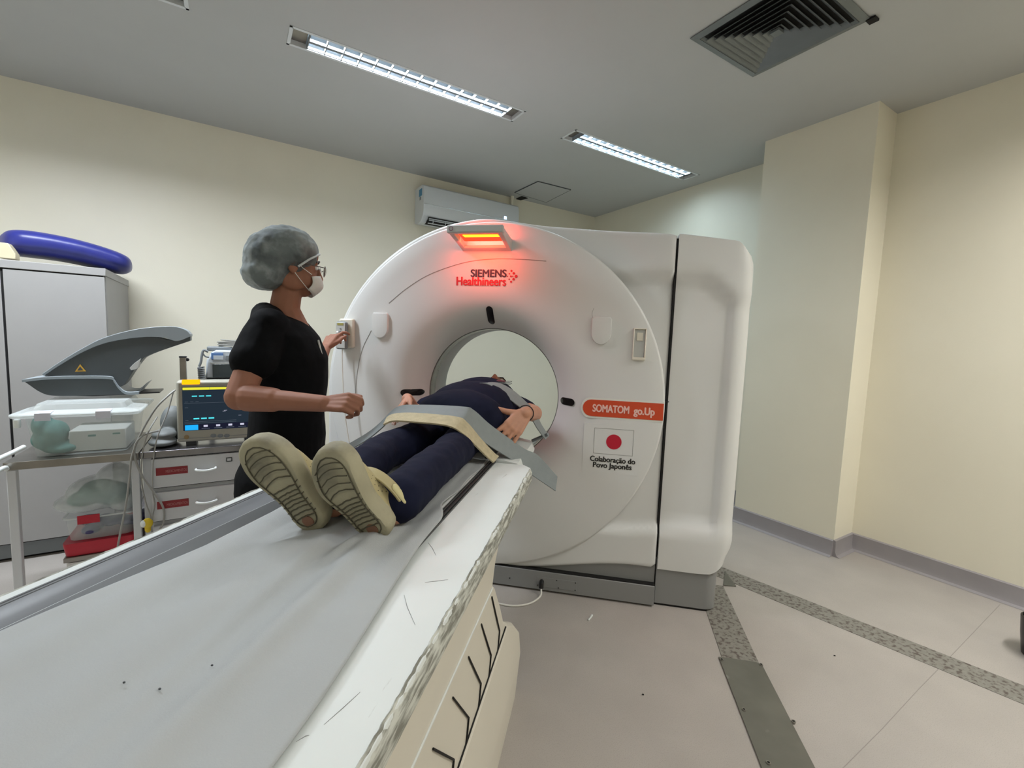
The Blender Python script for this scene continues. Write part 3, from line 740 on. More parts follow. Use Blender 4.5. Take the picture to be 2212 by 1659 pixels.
# ------------------------------------------------------------------ PATIENT lying on the table
pt = empty('person', (.04, -.6, ZT), 'person in navy scrubs and cream clogs lying on the table, feet towards the camera', 'person')
def K(mb, *a, **k): return keep(mb.build(*a, **k), pt)
H1, T1 = Vector((-.012, -1.350, .838)), Vector((-.130, -1.415, 1.034)); H2, T2 = Vector((.135, -1.350, .838)), Vector((.018, -1.410, 1.018))
clog(pt, H1, T1, 1, (-.08, -1, -.10)); clog(pt, H2, T2, -1, (-.20, -1, -.12))
ank1, kn1, hp1 = Vector((-.025, -1.24, .896)), Vector((-.080, -.92, .902)), Vector((-.038, -.54, .910))
ank2, kn2, hp2 = Vector((.132, -1.24, .896)), Vector((.120, -.92, .900)), Vector((.085, -.54, .903))
pel = Vector((.035, -.50, .94)); bel = Vector((.035, -.36, .965)); che = Vector((.01, -.10, .965)); nek = Vector((-.01, .13, .95)); hd = Vector((-.01, .27, .96))
body = MB()
body.chain([ank1, kn1, hp1], [.033, .046, .060]); body.chain([ank2, kn2, hp2], [.033, .046, .060])
for H_, T_, A_ in ((H1, T1, ank1), (H2, T2, ank2)):
    body.capsule(A_, H_+Vector((0, .072, .048)), .028, .022); body.capsule(H_+Vector((0, .060, .035)), H_.lerp(T_, .70)+Vector((0, .050, 0)), .026, .020)
body.ell(pel, (.14, .12, .095)); body.ell(che, (.135, .22, .10)); body.capsule(che, nek, .07, .05); body.capsule(nek, hd-Vector((0, .03, 0)), .048, .046)
Fh = frame((0, -.10, 1), (0, 1, 0)); head(body, hd, Fh)
tipsR, tipsL = [], []
# near hand (image right): forearm along the body, hand on the hip
wr = at(1134, 893, 1.72); elb = at(1153, 893, 1.98); shd = Vector((.185, -.02, .93))
body.chain([shd, elb, wr], [.046, .037, .026])
dR = (at(1098, 938, 1.66)-wr); hand(body, wr, dR, at(1100, 890, 1.2)-at(1100, 890, 1.7)+Vector((.35, 0, .3)), 1, .175, ((8, 14, 14), (10, 14, 14), (10, 14, 14), (12, 14, 14)), 7, .0085, (62, 66), tips=tipsR)
wl = at(880, 862, 1.98); ell_ = Vector((-.275, -.22, .90)); shl = Vector((-.225, -.02, .95))
body.chain([shl, ell_, wl], [.046, .037, .026])
dL = at(852, 896, 1.86)-wl; hand(body, wl, dL, Vector((-.7, -.2, .6)), -1, .17, ((8, 12, 12),)*4, 4, .0085, (35, 20), tips=tipsL)
K(body, 'body', M_skin2, None, remesh=.0036, smi=3)
for i, (p, d_, n_, r_) in enumerate(tipsR+tipsL):
    Fm = frame(d_, n_); K(MB().ell(p+n_*r_*.62+d_*.001, (.0052, .0068, .0026), Fm, 6, 10), 'fingernail', M_nail, None)
face_bits(pt, hd, Fh, 1.0, M_hair, True)
hr = MB(); hr.ell(hd+Fh@Vector((0, -.028, .045)), (.082, .090, .085), Fh); hr.ell(hd+Fh@Vector((.0, -.05, -.03)), (.080, .06, .08), Fh)
K(hr, 'hair', M_hair, None, remesh=.006, smi=4)
# trousers
tr = MB()
for a, k_, h in ((ank1, kn1, hp1), (ank2, kn2, hp2)):
    e = a-(k_-a).normalized()*.028
    m1 = a.lerp(k_, .5)+Vector((0, 0, .006))
    tr.chain([e, m1, k_+Vector((0, 0, .002)), k_.lerp(h, .5)+Vector((0, 0, .0)), h+Vector((0, 0, .0))], [.055, .057, .057, .062, .076])
tr.ell(pel+Vector((0, .02, .0)), (.178, .14, .118)); tr.ell((.035, -.56, .915), (.155, .08, .09))
def cloth_mod(o, size, strength, seed=0):
    strength *= .6
    tx = bpy.data.textures.new('folds', 'CLOUDS'); tx.noise_scale = size; tx.noise_depth = 2
    d_ = o.modifiers.new('folds', 'DISPLACE'); d_.texture = tx; d_.strength = strength; d_.mid_level = .5; d_.texture_coords = 'LOCAL'
o = K(tr, 'trousers', M_navy, None, remesh=.007, smi=7); cloth_mod(o, .06, .014)
sh = MB(); sh.ell(bel, (.185, .19, .122)); sh.ell(che+Vector((0, -.02, -.01)), (.178, .26, .130)); sh.ell(pel+Vector((0, -.02, .01)), (.182, .13, .116))
sh.capsule(che+Vector((.14, .10, -.03)), shd.lerp(elb, .55), .062, .050); sh.capsule(che+Vector((-.16, .10, -.01)), shl.lerp(ell_, .62), .075, .056)
sh.capsule(che, (-.01, .08, .95), .10, .075)
o = K(sh, 'scrub_top', M_navy, None, remesh=.007, smi=7); cloth_mod(o, .07, .012)
# bracelet
bd = (wr-elb).normalized(); ba = bd.cross(Vector((0, 0, 1))).normalized(); bb_ = bd.cross(ba); bc_ = wr+(wr-elb)*-.06
K(MB().tube([bc_+(ba*cos(2*pi*k/24)+bb_*sin(2*pi*k/24))*.031 for k in range(25)], .0022, 6), 'bracelet', mat('dark_cord', (34, 24, 24), .6), None)
K(MB().chain([bc_+bb_*.031, bc_+bb_*.05+bd*.012, at(1112, 944, 1.66)], [.0016]*3, 6), 'bracelet_cord', M_black, None)

# straps
def ribbon(path, wid, wd, th=.004):
    """path: centre points, wid: half-width per point, wd: width direction per point"""
    pts = path; rings = []
    for i, p in enumerate(pts):
        t = (pts[min(i+1, len(pts)-1)]-pts[max(i-1, 0)]).normalized(); w_ = (wd[i]-t*wd[i].dot(t)).normalized(); n_ = t.cross(w_).normalized()
        rings.append([p+w_*wid[i]+n_*th/2, p-w_*wid[i]+n_*th/2, p-w_*wid[i]-n_*th/2, p+w_*wid[i]-n_*th/2])
    return MB().loft(rings)
def strap(name, up, lo, yu, yl, m, th=.004, n=8):
    """both long edges given as picture points with their distance along the table"""
    U = bez([on_y(x, y, q) for (x, y), q in zip(up, yu)], n); L_ = bez([on_y(x, y, q) for (x, y), q in zip(lo, yl)], n)
    rings = []
    for i in range(len(U)):
        t = (U[min(i+1, len(U)-1)]-U[max(i-1, 0)]).normalized(); w_ = (U[i]-L_[i]).normalized(); nn = t.cross(w_).normalized()*th/2
        rings.append([U[i]+nn, L_[i]+nn, L_[i]-nn, U[i]-nn])
    return MB().loft(rings).build(name, m, None, bev=.0008, ang=60)
o = strap('thigh_strap', [(731, 972), (790, 938), (820, 915), (858, 880), (905, 875), (1000, 879), (1024, 887), (1062, 920), (1130, 968), (1162, 984), (1204, 1030)],
          [(735, 984), (792, 951), (828, 922), (850, 898), (895, 895), (985, 903), (1008, 916), (1038, 950), (1106, 994), (1140, 1020), (1200, 1061)],
          [-.80, -.76, -.74, -.72, -.70, -.68, -.66, -.62, -.54, -.52, -.53], [-.84, -.82, -.80, -.78, -.77, -.76, -.74, -.70, -.62, -.58, -.57], M_strapg)
tag(o, 'wide grey fabric strap over the thighs, loose end hanging off the table', 'strap')
o = strap('beige_strap', [(836, 902), (852, 895), (895, 893), (985, 901), (1008, 913), (1038, 948), (1066, 978), (1077, 986)],
          [(828, 918), (850, 910), (890, 912), (965, 920), (1000, 938), (1026, 962), (1048, 984), (1066, 1000)],
          [-.80, -.785, -.775, -.765, -.745, -.705, -.67, -.655], [-.85, -.84, -.835, -.825, -.81, -.78, -.74, -.71], M_strapb, .006)
tag(o, 'fuzzy beige strap lying over the thighs, below the grey one', 'strap')
o = strap('chest_strap', [(1042, 827), (1078, 828), (1110, 845), (1140, 872), (1155, 884), (1168, 915), (1186, 942)],
          [(1036, 828), (1056, 831), (1090, 855), (1128, 884), (1145, 900), (1160, 925), (1178, 950)],
          [-.30, -.28, -.27, -.26, -.26, -.26, -.27], [-.40, -.38, -.37, -.35, -.34, -.33, -.31], M_strapg)
tag(o, 'narrow grey strap across the chest, by the rim of the scanner opening', 'strap')
# strap hook bar at the bore
o = MB().tube([on_y(1150, 952, -.26), on_y(1184, 938, -.30)], .007, 8).build('strap_bar', M_mgray); o.parent = None
keep(o, tb)
# small holder on the chest
h0 = on_y(1074, 827, -.12)
o = MB().bb(h0.x-.05, h0.x+.065, h0.y-.02, h0.y+.03, h0.z-.002, h0.z+.008).build('badge_holder', M_clear, None, bev=.002)
tag(o, 'small clear holder with maroon insert resting on the chest', 'badge')
f = MB()
for z in (-.002, .008):
    for (a, b) in (((-.05, -.02), (.065, -.02)), ((.065, -.02), (.065, .03)), ((.065, .03), (-.05, .03)), ((-.05, .03), (-.05, -.02))): f.tube([(h0.x+a[0], h0.y+a[1], h0.z+z), (h0.x+b[0], h0.y+b[1], h0.z+z)], .0009, 4)
f.build('holder_edge', M_gap, o)
MB().ell((h0.x+.01, h0.y+.012, h0.z+.006), (.030, .018, .007)).build('insert', mat('maroon', (92, 34, 48), .5), o)

# ------------------------------------------------------------------ TECHNICIAN standing on the far side
tc = empty('person', (-.62, -.64, 0), 'person in black scrubs, bouffant cap, mask and glasses standing beside the table', 'person')
def J(mb, *a, **k): return keep(mb.build(*a, **k), tc)
Rsh = at(578, 704, 1.57); Lsh = at(626, 702, 1.87); elR = at(516, 858, 1.46); wrR = at(700, 872, 1.44)
elL = at(676, 812, 2.00); wrL = at(702, 753, 2.19)
mid = (Rsh+Lsh)/2; sdir = (Lsh-Rsh); sdir.z = 0; sdir.normalize(); fdir = Vector((sdir.y, -sdir.x, 0))
if fdir.dot(RT) < 0: fdir = -fdir
nb = at(612, 668, 1.74); hc_ = at(632, 575, 1.74)
Fh = frame(fdir*.86+sdir*.42+Vector((0, 0, -.10)), (0, 0, 1))
hc_ = at(630, 578, 1.73)
bd_ = MB(); head(bd_, hc_, Fh, 1.0)
bd_.capsule(nb-Vector((0, 0, .03)), hc_-Vector((0, 0, .06))-fdir*.01, .056, .050)
hipc = Vector((mid.x, mid.y, .84))+fdir*.0; bd_.chain([Rsh-Vector((0, 0, .03)), elR, wrR], [.040, .040, .027]); bd_.chain([Lsh-Vector((0, 0, .03)), elL, wrL], [.040, .038, .026])
bd_.capsule(elR.lerp(wrR, .12), elR.lerp(wrR, .4), .045, .040)
bd_.capsule(Rsh.lerp(elR, .35), elR, .047, .043)
Ft = Matrix((fdir, sdir, Vector((0, 0, 1)))).transposed()
bd_.ell(mid+Vector((0, 0, -.12))+fdir*.02, (.09, .14, .15), Ft); bd_.capsule(nb-Vector((0, 0, .02))+fdir*.012, mid+fdir*.062+Vector((0, 0, -.05)), .055, .062)
bd_.ell(mid+Vector((0, 0, -.35)), (.09, .13, .2), Ft)
hand(bd_, wrR, (at(770, 868, 1.42)-wrR), UP*.6-FW*.7, -1, .160, ((42, 62, 50), (46, 66, 50), (48, 66, 50), (50, 66, 50)), 1, .0088, (32, 5))
hand(bd_, wrL, (at(731, 706, 2.27)-wrL), -FW*.6+UP*.5-RT*.25, 1, .165, ((22, 30, 20), (35, 45, 30), (45, 50, 35), (50, 55, 35)), 5, .0085, (30, 12))
fR = hipc-sdir*.085; fL = hipc+sdir*.085
for p in (fR, fL):
    g_ = Vector((p.x, p.y, .06)); bd_.chain([p, Vector((p.x, p.y, .46))+fdir*.01, g_+Vector((0, 0, .03))], [.075, .050, .034]); bd_.capsule(g_-fdir*.03-Vector((0, 0, .02)), g_+fdir*.13-Vector((0, 0, .03)), .032, .028)
J(bd_, 'body', M_skin, None, remesh=.0036, smi=3)
face_bits(tc, hc_, Fh, 1.0, M_hair)
# scrub top
tp = MB()
ctr = lambda z, f=0, s=0: Vector((mid.x, mid.y, z))+fdir*f+sdir*s
def slab(z, a, b, f=0, n=28):
    c_ = ctr(z, f+.014); a = a*1.06; return [c_+fdir*a*cos(2*pi*k/n)+sdir*b*sin(2*pi*k/n) for k in range(n)]
zs = mid.z
tp.loft([slab(zs+.035, .05, .10, -.02), slab(zs+.015, .085, .16, -.01), slab(zs-.04, .115, .185, .005), slab(zs-.12, .132, .185, .018), slab(zs-.22, .128, .17, .02), slab(zs-.32, .122, .165, .015), slab(zs-.42, .128, .172, .01), slab(zs-.52, .138, .185, 0), slab(.72, .150, .20, -.01), slab(.64, .152, .205, -.01)])
tp.capsule(Rsh+Vector((0, 0, -.005))+sdir*.02, Rsh.lerp(elR, .50), .070, .074); tp.capsule(Lsh-sdir*.03, Lsh.lerp(elL, .5), .064, .066)
tp.capsule(ctr(zs+.035, -.050), ctr(zs-.05, -.035), .050, .10); tp.capsule(ctr(zs+.018, -.035), Rsh+Vector((0, 0, -.004)), .060, .060); tp.capsule(ctr(zs+.018, -.035), Lsh, .060, .060)
o = J(tp, 'scrub_top', M_scrub, None, remesh=.007, smi=6); cloth_mod(o, .09, .016)
tr = MB(); tr.loft([slab(.80, .128, .175, -.01), slab(.70, .135, .18, -.01), slab(.62, .12, .17, -.01)])
for p in (fR, fL): tr.chain([Vector((p.x, p.y, .70)), Vector((p.x, p.y, .45)), Vector((p.x, p.y, .10))], [.095, .080, .072])
o = J(tr, 'trousers', M_scrub, None, remesh=.009, smi=5)
for p in (fR, fL):
    J(MB().capsule(Vector((p.x, p.y, .045))-fdir*.05, Vector((p.x, p.y, .04))+fdir*.15, .044, .040), 'shoe', M_black, None, bev=0)
# neck skin showing in the V: nothing else to do; pen and badge clipped to the pocket
pk = ctr(zs-.085, .146, -.05)
J(MB().tube([pk+Vector((0, 0, .035)), pk-Vector((0, 0, .02))+fdir*.012], .004, 8), 'pen', M_lgray, None)
# hair under the cap, cap, mask, glasses
def Q(x, y, z): return hc_+Fh@Vector((x, y, z))
hr = MB(); hr.ell(Q(0, -.045, .035), (.088, .095, .095), Fh); hr.ell(Q(0, -.075, -.03), (.070, .065, .07), Fh)
J(hr, 'hair', M_hair, None, remesh=.006, smi=4)
cp = MB()
cp.ell(Q(0, -.020, .062), (.102, .112, .090), Fh, 16, 24); cp.ell(Q(.0, -.080, .010), (.098, .086, .112), Fh); cp.ell(Q(0, -.092, -.045), (.092, .076, .062), Fh); cp.ell(Q(0, -.016, .014), (.091, .062, .056), Fh)
M_cap = mat('bouffant_cap', (128, 138, 140), .9, alpha=.72, bump=.5, bscale=22)
ramp_mix(M_cap, (176, 186, 188), 22, .50, .75); ramp_mix(M_cap, (58, 66, 70), 9, .45, .7)
o = J(cp, 'bouffant_cap', M_cap, None, remesh=.007, smi=4)
txt = bpy.data.textures.new('pleats', 'CLOUDS'); txt.noise_scale = .035; dm = o.modifiers.new('pleats', 'DISPLACE'); dm.texture = txt; dm.strength = .012; dm.texture_coords = 'LOCAL'
# elastic rim of the cap
rim = [Q(.088*cos(a)*1.0, -.022+.105*sin(a)*.0+ (.095*sin(a)), .045+.020*sin(a)-.055*(1-sin(a))*.5) for a in [pi*k/24 for k in range(25)]]
J(MB().tube([Q(x, y-.008, z) for x, y, z in ((.090, .01, -.005), (.086, .045, .03), (.06, .085, .062), (.0, .104, .075), (-.06, .085, .062), (-.086, .045, .03), (-.090, .01, -.005))], [.004]*7, 8), 'cap_elastic', mat('elastic_white', (196, 204, 206), .8), None)
mk = MB()
def msk(u, v):
    a = -1.18+2.36*u; rr = .088-.010*abs(v-.5)
    y = .028+rr*cos(a)*(.92+.1*sin(pi*v)); x = .070*sin(a)*1.05
    zt = -.012-.020*(1-cos(a))*1.2; zb = -.100+.035*(1-cos(a)); y += .012*sin(pi*v)*cos(a)-.022*v*cos(a)
    return Q(x, y+.002, zt+(zb-zt)*v)
mk.grid(21, 9, msk); o = J(mk, 'face_mask', mat('mask_white', (214, 212, 208), .9, bump=.1, bscale=80), None); md = o.modifiers.new('solid', 'SOLIDIFY'); md.thickness = .003; md.offset = 1
for s in (1, -1):
    J(MB().tube([Q(s*.066, .058, -.020), Q(s*.074, .02, -.003), Q(s*.080, -.012, .02)], .0013, 5), 'mask_loop', M_tw, None)
    J(MB().tube([Q(s*.060, .056, -.082), Q(s*.070, .02, -.05), Q(s*.080, -.012, -.02)], .0013, 5), 'mask_loop', M_tw, None)
gm = mat('brown_glasses_frame', (74, 56, 44), .35)
fr = MB()
for s in (1, -1):
    fr.tube([Q(s*.033+.027*cos(2*pi*k/20)*(1), .112-.006*cos(2*pi*k/20)*s*s, .006+.020*sin(2*pi*k/20)) for k in range(21)], .0016, 6)
    fr.tube([Q(s*.060, .106, .012), Q(s*.076, .095, .014), Q(s*.082, .0, .012)], .0018, 6)
fr.tube([Q(-.008, .113, .010), Q(0, .115, .013), Q(.008, .113, .010)], .0016, 6)
gl = J(fr, 'glasses', gm, None)
for s in (1, -1):
    MB().loft([[Q(s*.033+.026*cos(2*pi*k/20), .112+dy, .006+.019*sin(2*pi*k/20)) for k in range(20)] for dy in (0, .001)]).build('lens', M_clear, gl)

# ------------------------------------------------------------------ left side of the room, built in the room's own axes (a along wall, y towards wall)
BV = Vector((cos(.81895), -sin(.81895), 0)); AV = Vector((sin(.81895), cos(.81895), 0))
def rc(px, py, b):
    d = ray(px, py); P = CAM + d*((b-BV.dot(CAM))/BV.dot(d)); return Vector((AV.dot(P), -b, P.z))
def rempty(name, a, b, z, label, cat, group=None): return empty(name, RM @ Vector((a, -b, z)), label, cat, group, RZ)
def RB(mb, name, m, parent, **k):
    o = mb.build(name, m, None, **k); o.rotation_euler = (0, 0, RZ)
    return keep(o, parent) if parent is not None and parent.type == 'EMPTY' else sub(o, parent)
def sub(o, parent):
    if parent is None: return o
    o.rotation_euler = (0, 0, 0); o.parent = parent; return o

# wardrobe cabinet
cb = rempty('cabinet', -2.1, -1.66, 0, 'tall pale grey two-door laminate cabinet against the left wall', 'cabinet')
cz = 1.572; ca0, ca1, cs = -2.75, -1.655, -2.045
RB(MB().bb(ca0, ca1, 1.352, 1.985, .10, cz-.04), 'carcass', M_cab, cb, sm=False)
RB(MB().bb(ca0-.005, ca1+.005, 1.325, 1.99, cz-.04, cz), 'top_panel', M_cab, cb, bev=.002)
RB(MB().bb(ca0+.02, ca1-.02, 1.37, 1.97, .015, .10), 'plinth', M_mgray, cb, sm=False)
RB(MB().bb(ca0+.03, ca1-.03, 1.39, 1.95, 0, .015), 'base_gap', M_gap, cb, sm=False)
for x0, x1 in ((ca0, cs-.003), (cs+.003, ca1)):
    RB(MB().bb(x0+.002, x1-.002, 1.330, 1.350, .105, cz-.046), 'door', M_cab, cb, bev=.0015)
RB(MB().bb(ca0+.01, ca1-.01, 1.336, 1.352, .10, cz-.038), 'door_gap', M_gap, cb, sm=False)
# blue cushion lying askew on the cabinet
L0, R0 = rc(-6, 521, -1.60), rc(286, 580, -1.76); ax = (R0-L0).normalized(); wv = Vector((0, 0, 1)).cross(ax).normalized(); uv = ax.cross(wv)
rings = []; n = 28
for i in range(25):
    t = i/24; e = sqrt(max(0, 1-abs(2*t-1)**7)); p = L0.lerp(R0, t)+uv*(.028*sin(pi*t)); th = .070-.012*t; ring = []
    for k in range(n):
        a = 2*pi*k/n; cx_, sx_ = cos(a), sin(a)
        ring.append(p + wv*(abs(cx_)**.6*(1 if cx_ > 0 else -1)*.20*e*(.95)) + uv*(abs(sx_)**.8*(1 if sx_ > 0 else -1)*th*(.30+.70*e)))
    rings.append(ring)
o = MB().loft(rings).build('cushion', M_blue, None, sub=1); o.rotation_euler = (0, 0, RZ); tag(o, 'shiny blue vinyl wedge cushion lying askew on top of the cabinet', 'cushion')
q = rc(20, 548, -1.45)
o = MB().loft([[q+Vector((x, y, z)) for x, y in ((-.03, -.03), (.03*(1 if z < .03 else .2), -.03), (.03*(1 if z < .03 else .2), .03), (-.03, .03))] for z in (-.028, .0, .05)]).build('plastic_clip', mat('cream_plastic', (206, 196, 166), .5), None, bev=.003); o.rotation_euler = (0, 0, RZ)
tag(o, 'small cream plastic wedge under the blue cushion', 'wedge')

# ---- steel-topped trolley and drawer cart
FB = -.50
tl = rc(5, 1001, FB); tr_ = rc(302, 981, FB); te = rc(505, 962, FB); zt = (tl.z+te.z)/2
a0, a1, a2 = tl.x, tr_.x, te.x+.12; yf = -FB
ty = rempty('trolley', (a0+a1)/2, FB-.25, 0, 'white framed trolley with scuffed steel top and lower shelf', 'trolley')
RB(MB().bb(a0, a1-.004, yf, yf+.50, zt-.032, zt), 'steel_top', M_steel, ty, bev=.002)
for x in (a0+.02, a1-.018):
    for y in (yf+.018, yf+.47)[:(1 if x < a0+.1 else 2)]: RB(MB().bb(x-.014, x+.014, y-.014, y+.014, .04, zt-.032), 'leg', M_drawer, ty, bev=.003)
    for y in (yf+.018, yf+.47)[:(1 if x < a0+.1 else 2)]: RB(MB().tube([(x-.012, y, .032), (x+.012, y, .032)], .032, 16), 'caster', M_dgray, ty)
shz = rc(140, 1196, FB).z-.03
RB(MB().bb(rc(132, 1196, FB).x, a1-.01, yf+.02, yf+.48, shz-.02, shz), 'lower_shelf', M_steel, ty, bev=.002)
h1 = [rc(52, 965, FB+.02), rc(30, 976, FB+.06), rc(-30, 1006, FB+.20), rc(-60, 1040, FB+.22), rc(-30, 1030, FB+.16), rc(8, 1011, FB+.03), rc(14, 1014, FB+.01)]
RB(MB().tube(bez(h1, 6), .0085, 10), 'push_handle', M_tw, ty)
RB(MB().tube([(a0+.012, yf-.003, zt-.016), (a0+.012, yf+.001, zt-.016)], .004, 10), 'rivet', M_lgray, ty)
# drawer cart
dcart = rempty('drawer_cart', (a1+a2)/2, FB-.25, 0, 'white medicine drawer cart with dark red labels and steel top', 'cart')
RB(MB().bb(a1, a2, yf-.006, yf+.50, zt-.028, zt+.002), 'steel_top', mat('polished_steel', (120, 118, 120), .18, metal=.9, noise=.3, scale=5), dcart, bev=.003)
RB(MB().bb(a1+.006, a2-.004, yf+.02, yf+.48, .10, zt-.028), 'carcass', M_drawer, dcart, sm=False)
RB(MB().bb(a1+.02, a2-.02, yf+.04, yf+.46, .0, .10), 'base', M_dgray, dcart, sm=False)
zd = [zt-.034, rc(330, 1055, FB).z, rc(330, 1066, FB).z, rc(335, 1133, FB).z]
dh = zd[0]-zd[1]; zz = zd[0]; dl = rc(326, 1010, FB).x
for i in range(4):
    z1 = zz; z0 = z1-dh; zz = z0-.022
    if z0 < .1: break
    d_ = RB(MB().bb(dl, a2-.012, yf-.004, yf+.02, z0, z1), 'drawer', M_drawer, dcart, bev=.003)
    RB(MB().bb(dl-.006, a2-.006, yf+.012, yf+.021, z0-.006, z0), 'drawer_gap', M_gap, dcart, sm=False)
    s0 = rc(337, 1018, FB).x; s1 = rc(406, 1018, FB).x; mz = z1-.058
    lb = RB(MB().bb(s0, s1, yf-.0055, yf-.004, mz-.017, mz+.017), 'label', M_tape, d_, sm=False)
    tx = text('lettering', 'MEDICAMENTOS', .0165, mat('label_lettering', (196, 130, 130), .6), lb, (s0+.034, yf-.0062, mz-.006), ext=.0003, width=(s1-s0)*.66)
    hx0, hx1 = rc(424, 1016, FB).x, rc(466, 1016, FB).x
    RB(MB().tube(bez([(hx0, yf-.004, mz-.003), (hx0+.003, yf-.026, mz-.004), ((hx0+hx1)/2, yf-.032, mz-.008), (hx1-.003, yf-.026, mz-.004), (hx1, yf-.004, mz-.003)], 5), .0055, 8), 'handle', M_tw, d_)
k = rc(494, 992, FB); RB(MB().bb(k.x-.010, k.x+.014, yf-.0065, yf-.004, k.z-.010, k.z+.010), 'lock_plate', M_dgray, dcart, sm=False)
RB(MB().bb(k.x-.006, k.x+.010, yf-.0075, yf-.006, k.z-.006, k.z+.006), 'lock_face', M_drawer, dcart, sm=False)

# storage bin on the trolley
bn = rempty('storage_bin', (a0+a1)/2, FB-.22, zt, 'clear plastic storage bin with white clips and a green bundle inside', 'box')
b0, b1 = rc(52, 985, FB-.03), rc(286, 972, FB-.03); lz = rc(150, 893, FB-.03).z; y0 = yf+.03; D = .41
def shell(x0, x1, y0, y1, z0, z1, fl, name, m, par, r=.03):
    def rect(k, z): 
        pts = []
        for cx_, cy_, s_ in ((x1-k, y1-k, 0), (x0+k, y1-k, 1), (x0+k, y0+k, 2), (x1-k, y0+k, 3)):
            for j in range(5): a = pi/2*(s_+j/4); pts.append(Vector((cx_-r*(cos(a) > 1e-3)+r*(cos(a) < -1e-3)*1+r*cos(a) if 0 else cx_+(-r if s_ in (0, 3) else r)+r*cos(a), cy_+(-r if s_ in (0, 1) else r)+r*sin(a), z)))
        return pts
    mb = MB(); mb.loft([rect(fl, z0), rect(fl*.4, z0+(z1-z0)*.6), rect(0, z1)], True, False)
    n = 20; mb.f.append(tuple(range(n))); return RB(mb, name, m, par)
ztn = zt+.003
shell(b0.x, b1.x, y0, y0+D, ztn, lz-.01, .022, 'tub', M_clear, bn)
lid = MB(); r_ = .018
def rr(x0, x1, y0, y1, z, r=.035):
    pts = []
    for cx_, cy_, s_ in ((x1-r, y1-r, 0), (x0+r, y1-r, 1), (x0+r, y0+r, 2), (x1-r, y0+r, 3)):
        for j in range(6): a = pi/2*(s_+j/5); pts.append(Vector((cx_+r*cos(a), cy_+r*sin(a), z)))
    return pts
X0_, X1_ = b0.x-.035, b1.x+.03
lid.loft([rr(X0_, X1_, y0-.022, y0+D+.02, lz-.012), rr(X0_-.002, X1_+.002, y0-.024, y0+D+.022, lz+.002), rr(X0_+.01, X1_-.01, y0-.012, y0+D+.01, lz+.006), rr(X0_+.05, X1_-.05, y0+.03, y0+D-.03, lz+.012), rr(X0_+.06, X1_-.06, y0+.04, y0+D-.04, lz+.034)])
lido = RB(lid, 'lid', M_clear2, bn)
RB(MB().tube(rr(X0_, X1_, y0-.023, y0+D+.021, lz-.003)+[rr(X0_, X1_, y0-.023, y0+D+.021, lz-.003)[0]], .0045, 6), 'lid_rim', M_clear2, bn)
for pa, pb in ((73, 108), (206, 238)):
    xa, xb = rc(pa, 890, FB).x, rc(pb, 890, FB).x
    RB(MB().loft([[Vector((x, y, z)) for y, z in ((y0-.032, lz-.022), (y0-.030, lz+.008), (y0+.02, lz+.012), (y0+.02, lz+.009), (y0-.026, lz+.004), (y0-.028, lz-.022))] for x in (xa, xb)]), 'lid_clip', mat('clip_white', (208, 212, 224), .4), bn)
RB(MB().bb(b0.x-.022, b0.x-.004, y0-.012, y0+.01, lz-.05, lz-.014), 'side_clip', M_tw, bn, bev=.005)
# contents
gp = MB(); 
for (px, py, rx, rz) in ((100, 950, .05, .045), (115, 935, .045, .05), (88, 920, .03, .05), (130, 968, .06, .025)):
    p = rc(px, py, FB-.10); gp.ell((p.x, p.y+.02, max(p.z, zt+rz)), (rx, .07, rz))
o = RB(gp, 'bundle', M_teal, None, remesh=.007, smi=4); tag(o, 'crumpled green fabric bundle inside the clear bin', 'cloth')
p0, p1 = rc(150, 968, FB-.09), rc(272, 925, FB-.09)
o = RB(MB().bb(p0.x, p1.x, yf+.09, yf+.30, zt+.006, p1.z), 'white_carton', mat('carton_white', (205, 208, 204), .7), None, bev=.004); tag(o, 'white carton inside the clear bin, right half', 'carton')
RB(MB().bb(p0.x+.06, p0.x+.085, yf+.0885, yf+.09, p1.z-.028, p1.z-.02), 'print_mark', M_teal, o); RB(MB().bb(p0.x+.14, p0.x+.165, yf+.0885, yf+.09, p1.z-.024, p1.z-.017), 'print_mark', M_teal, o)

# grey head holder on the lid
hh = rempty('head_holder', b0.x+.2, FB-.15, lz+.02, 'grey moulded scanner head holder with curved arm, standing on the bin', 'head holder')
by = FB-.235
def hp(px, py, b=by): return rc(px, py, b)
# tray
tray_front = [(47, 820), (64, 832), (85, 846), (108, 854), (150, 855), (200, 854), (262, 852), (300, 848)]
tray_top = [(47, 820), (100, 814), (170, 812), (236, 813), (246, 820), (256, 834), (272, 846), (300, 846)]
def curtain(A_, B_, b0_, b1_, name, m, n=6):
    """solid panel between two picture curves, given real depth from b0_ to b1_"""
    A2 = bez([hp(x, y, b0_) for x, y in A_], n); B2 = bez([hp(x, y, b0_) for x, y in B_], n); dy = Vector((0, b0_-b1_, 0))
    rings = [[a, b, b+dy, a+dy] for a, b in zip(A2, B2)]
    return RB(MB().loft(rings), name, m, hh, bev=.002, ang=50)
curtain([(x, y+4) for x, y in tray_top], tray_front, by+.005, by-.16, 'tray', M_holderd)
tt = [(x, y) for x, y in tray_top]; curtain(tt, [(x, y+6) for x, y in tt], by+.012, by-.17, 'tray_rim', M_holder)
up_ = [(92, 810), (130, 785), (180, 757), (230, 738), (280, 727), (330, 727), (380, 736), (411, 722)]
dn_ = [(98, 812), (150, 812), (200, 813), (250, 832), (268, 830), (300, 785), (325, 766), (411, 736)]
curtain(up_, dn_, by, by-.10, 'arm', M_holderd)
curtain([(90, 808), (128, 782), (178, 752), (228, 728), (300, 710), (370, 705), (400, 712), (411, 722)], [(94, 812), (132, 787), (182, 759), (232, 740), (300, 729), (350, 729), (382, 737), (411, 727)], by+.004, by-.15, 'arm_top', M_holder)
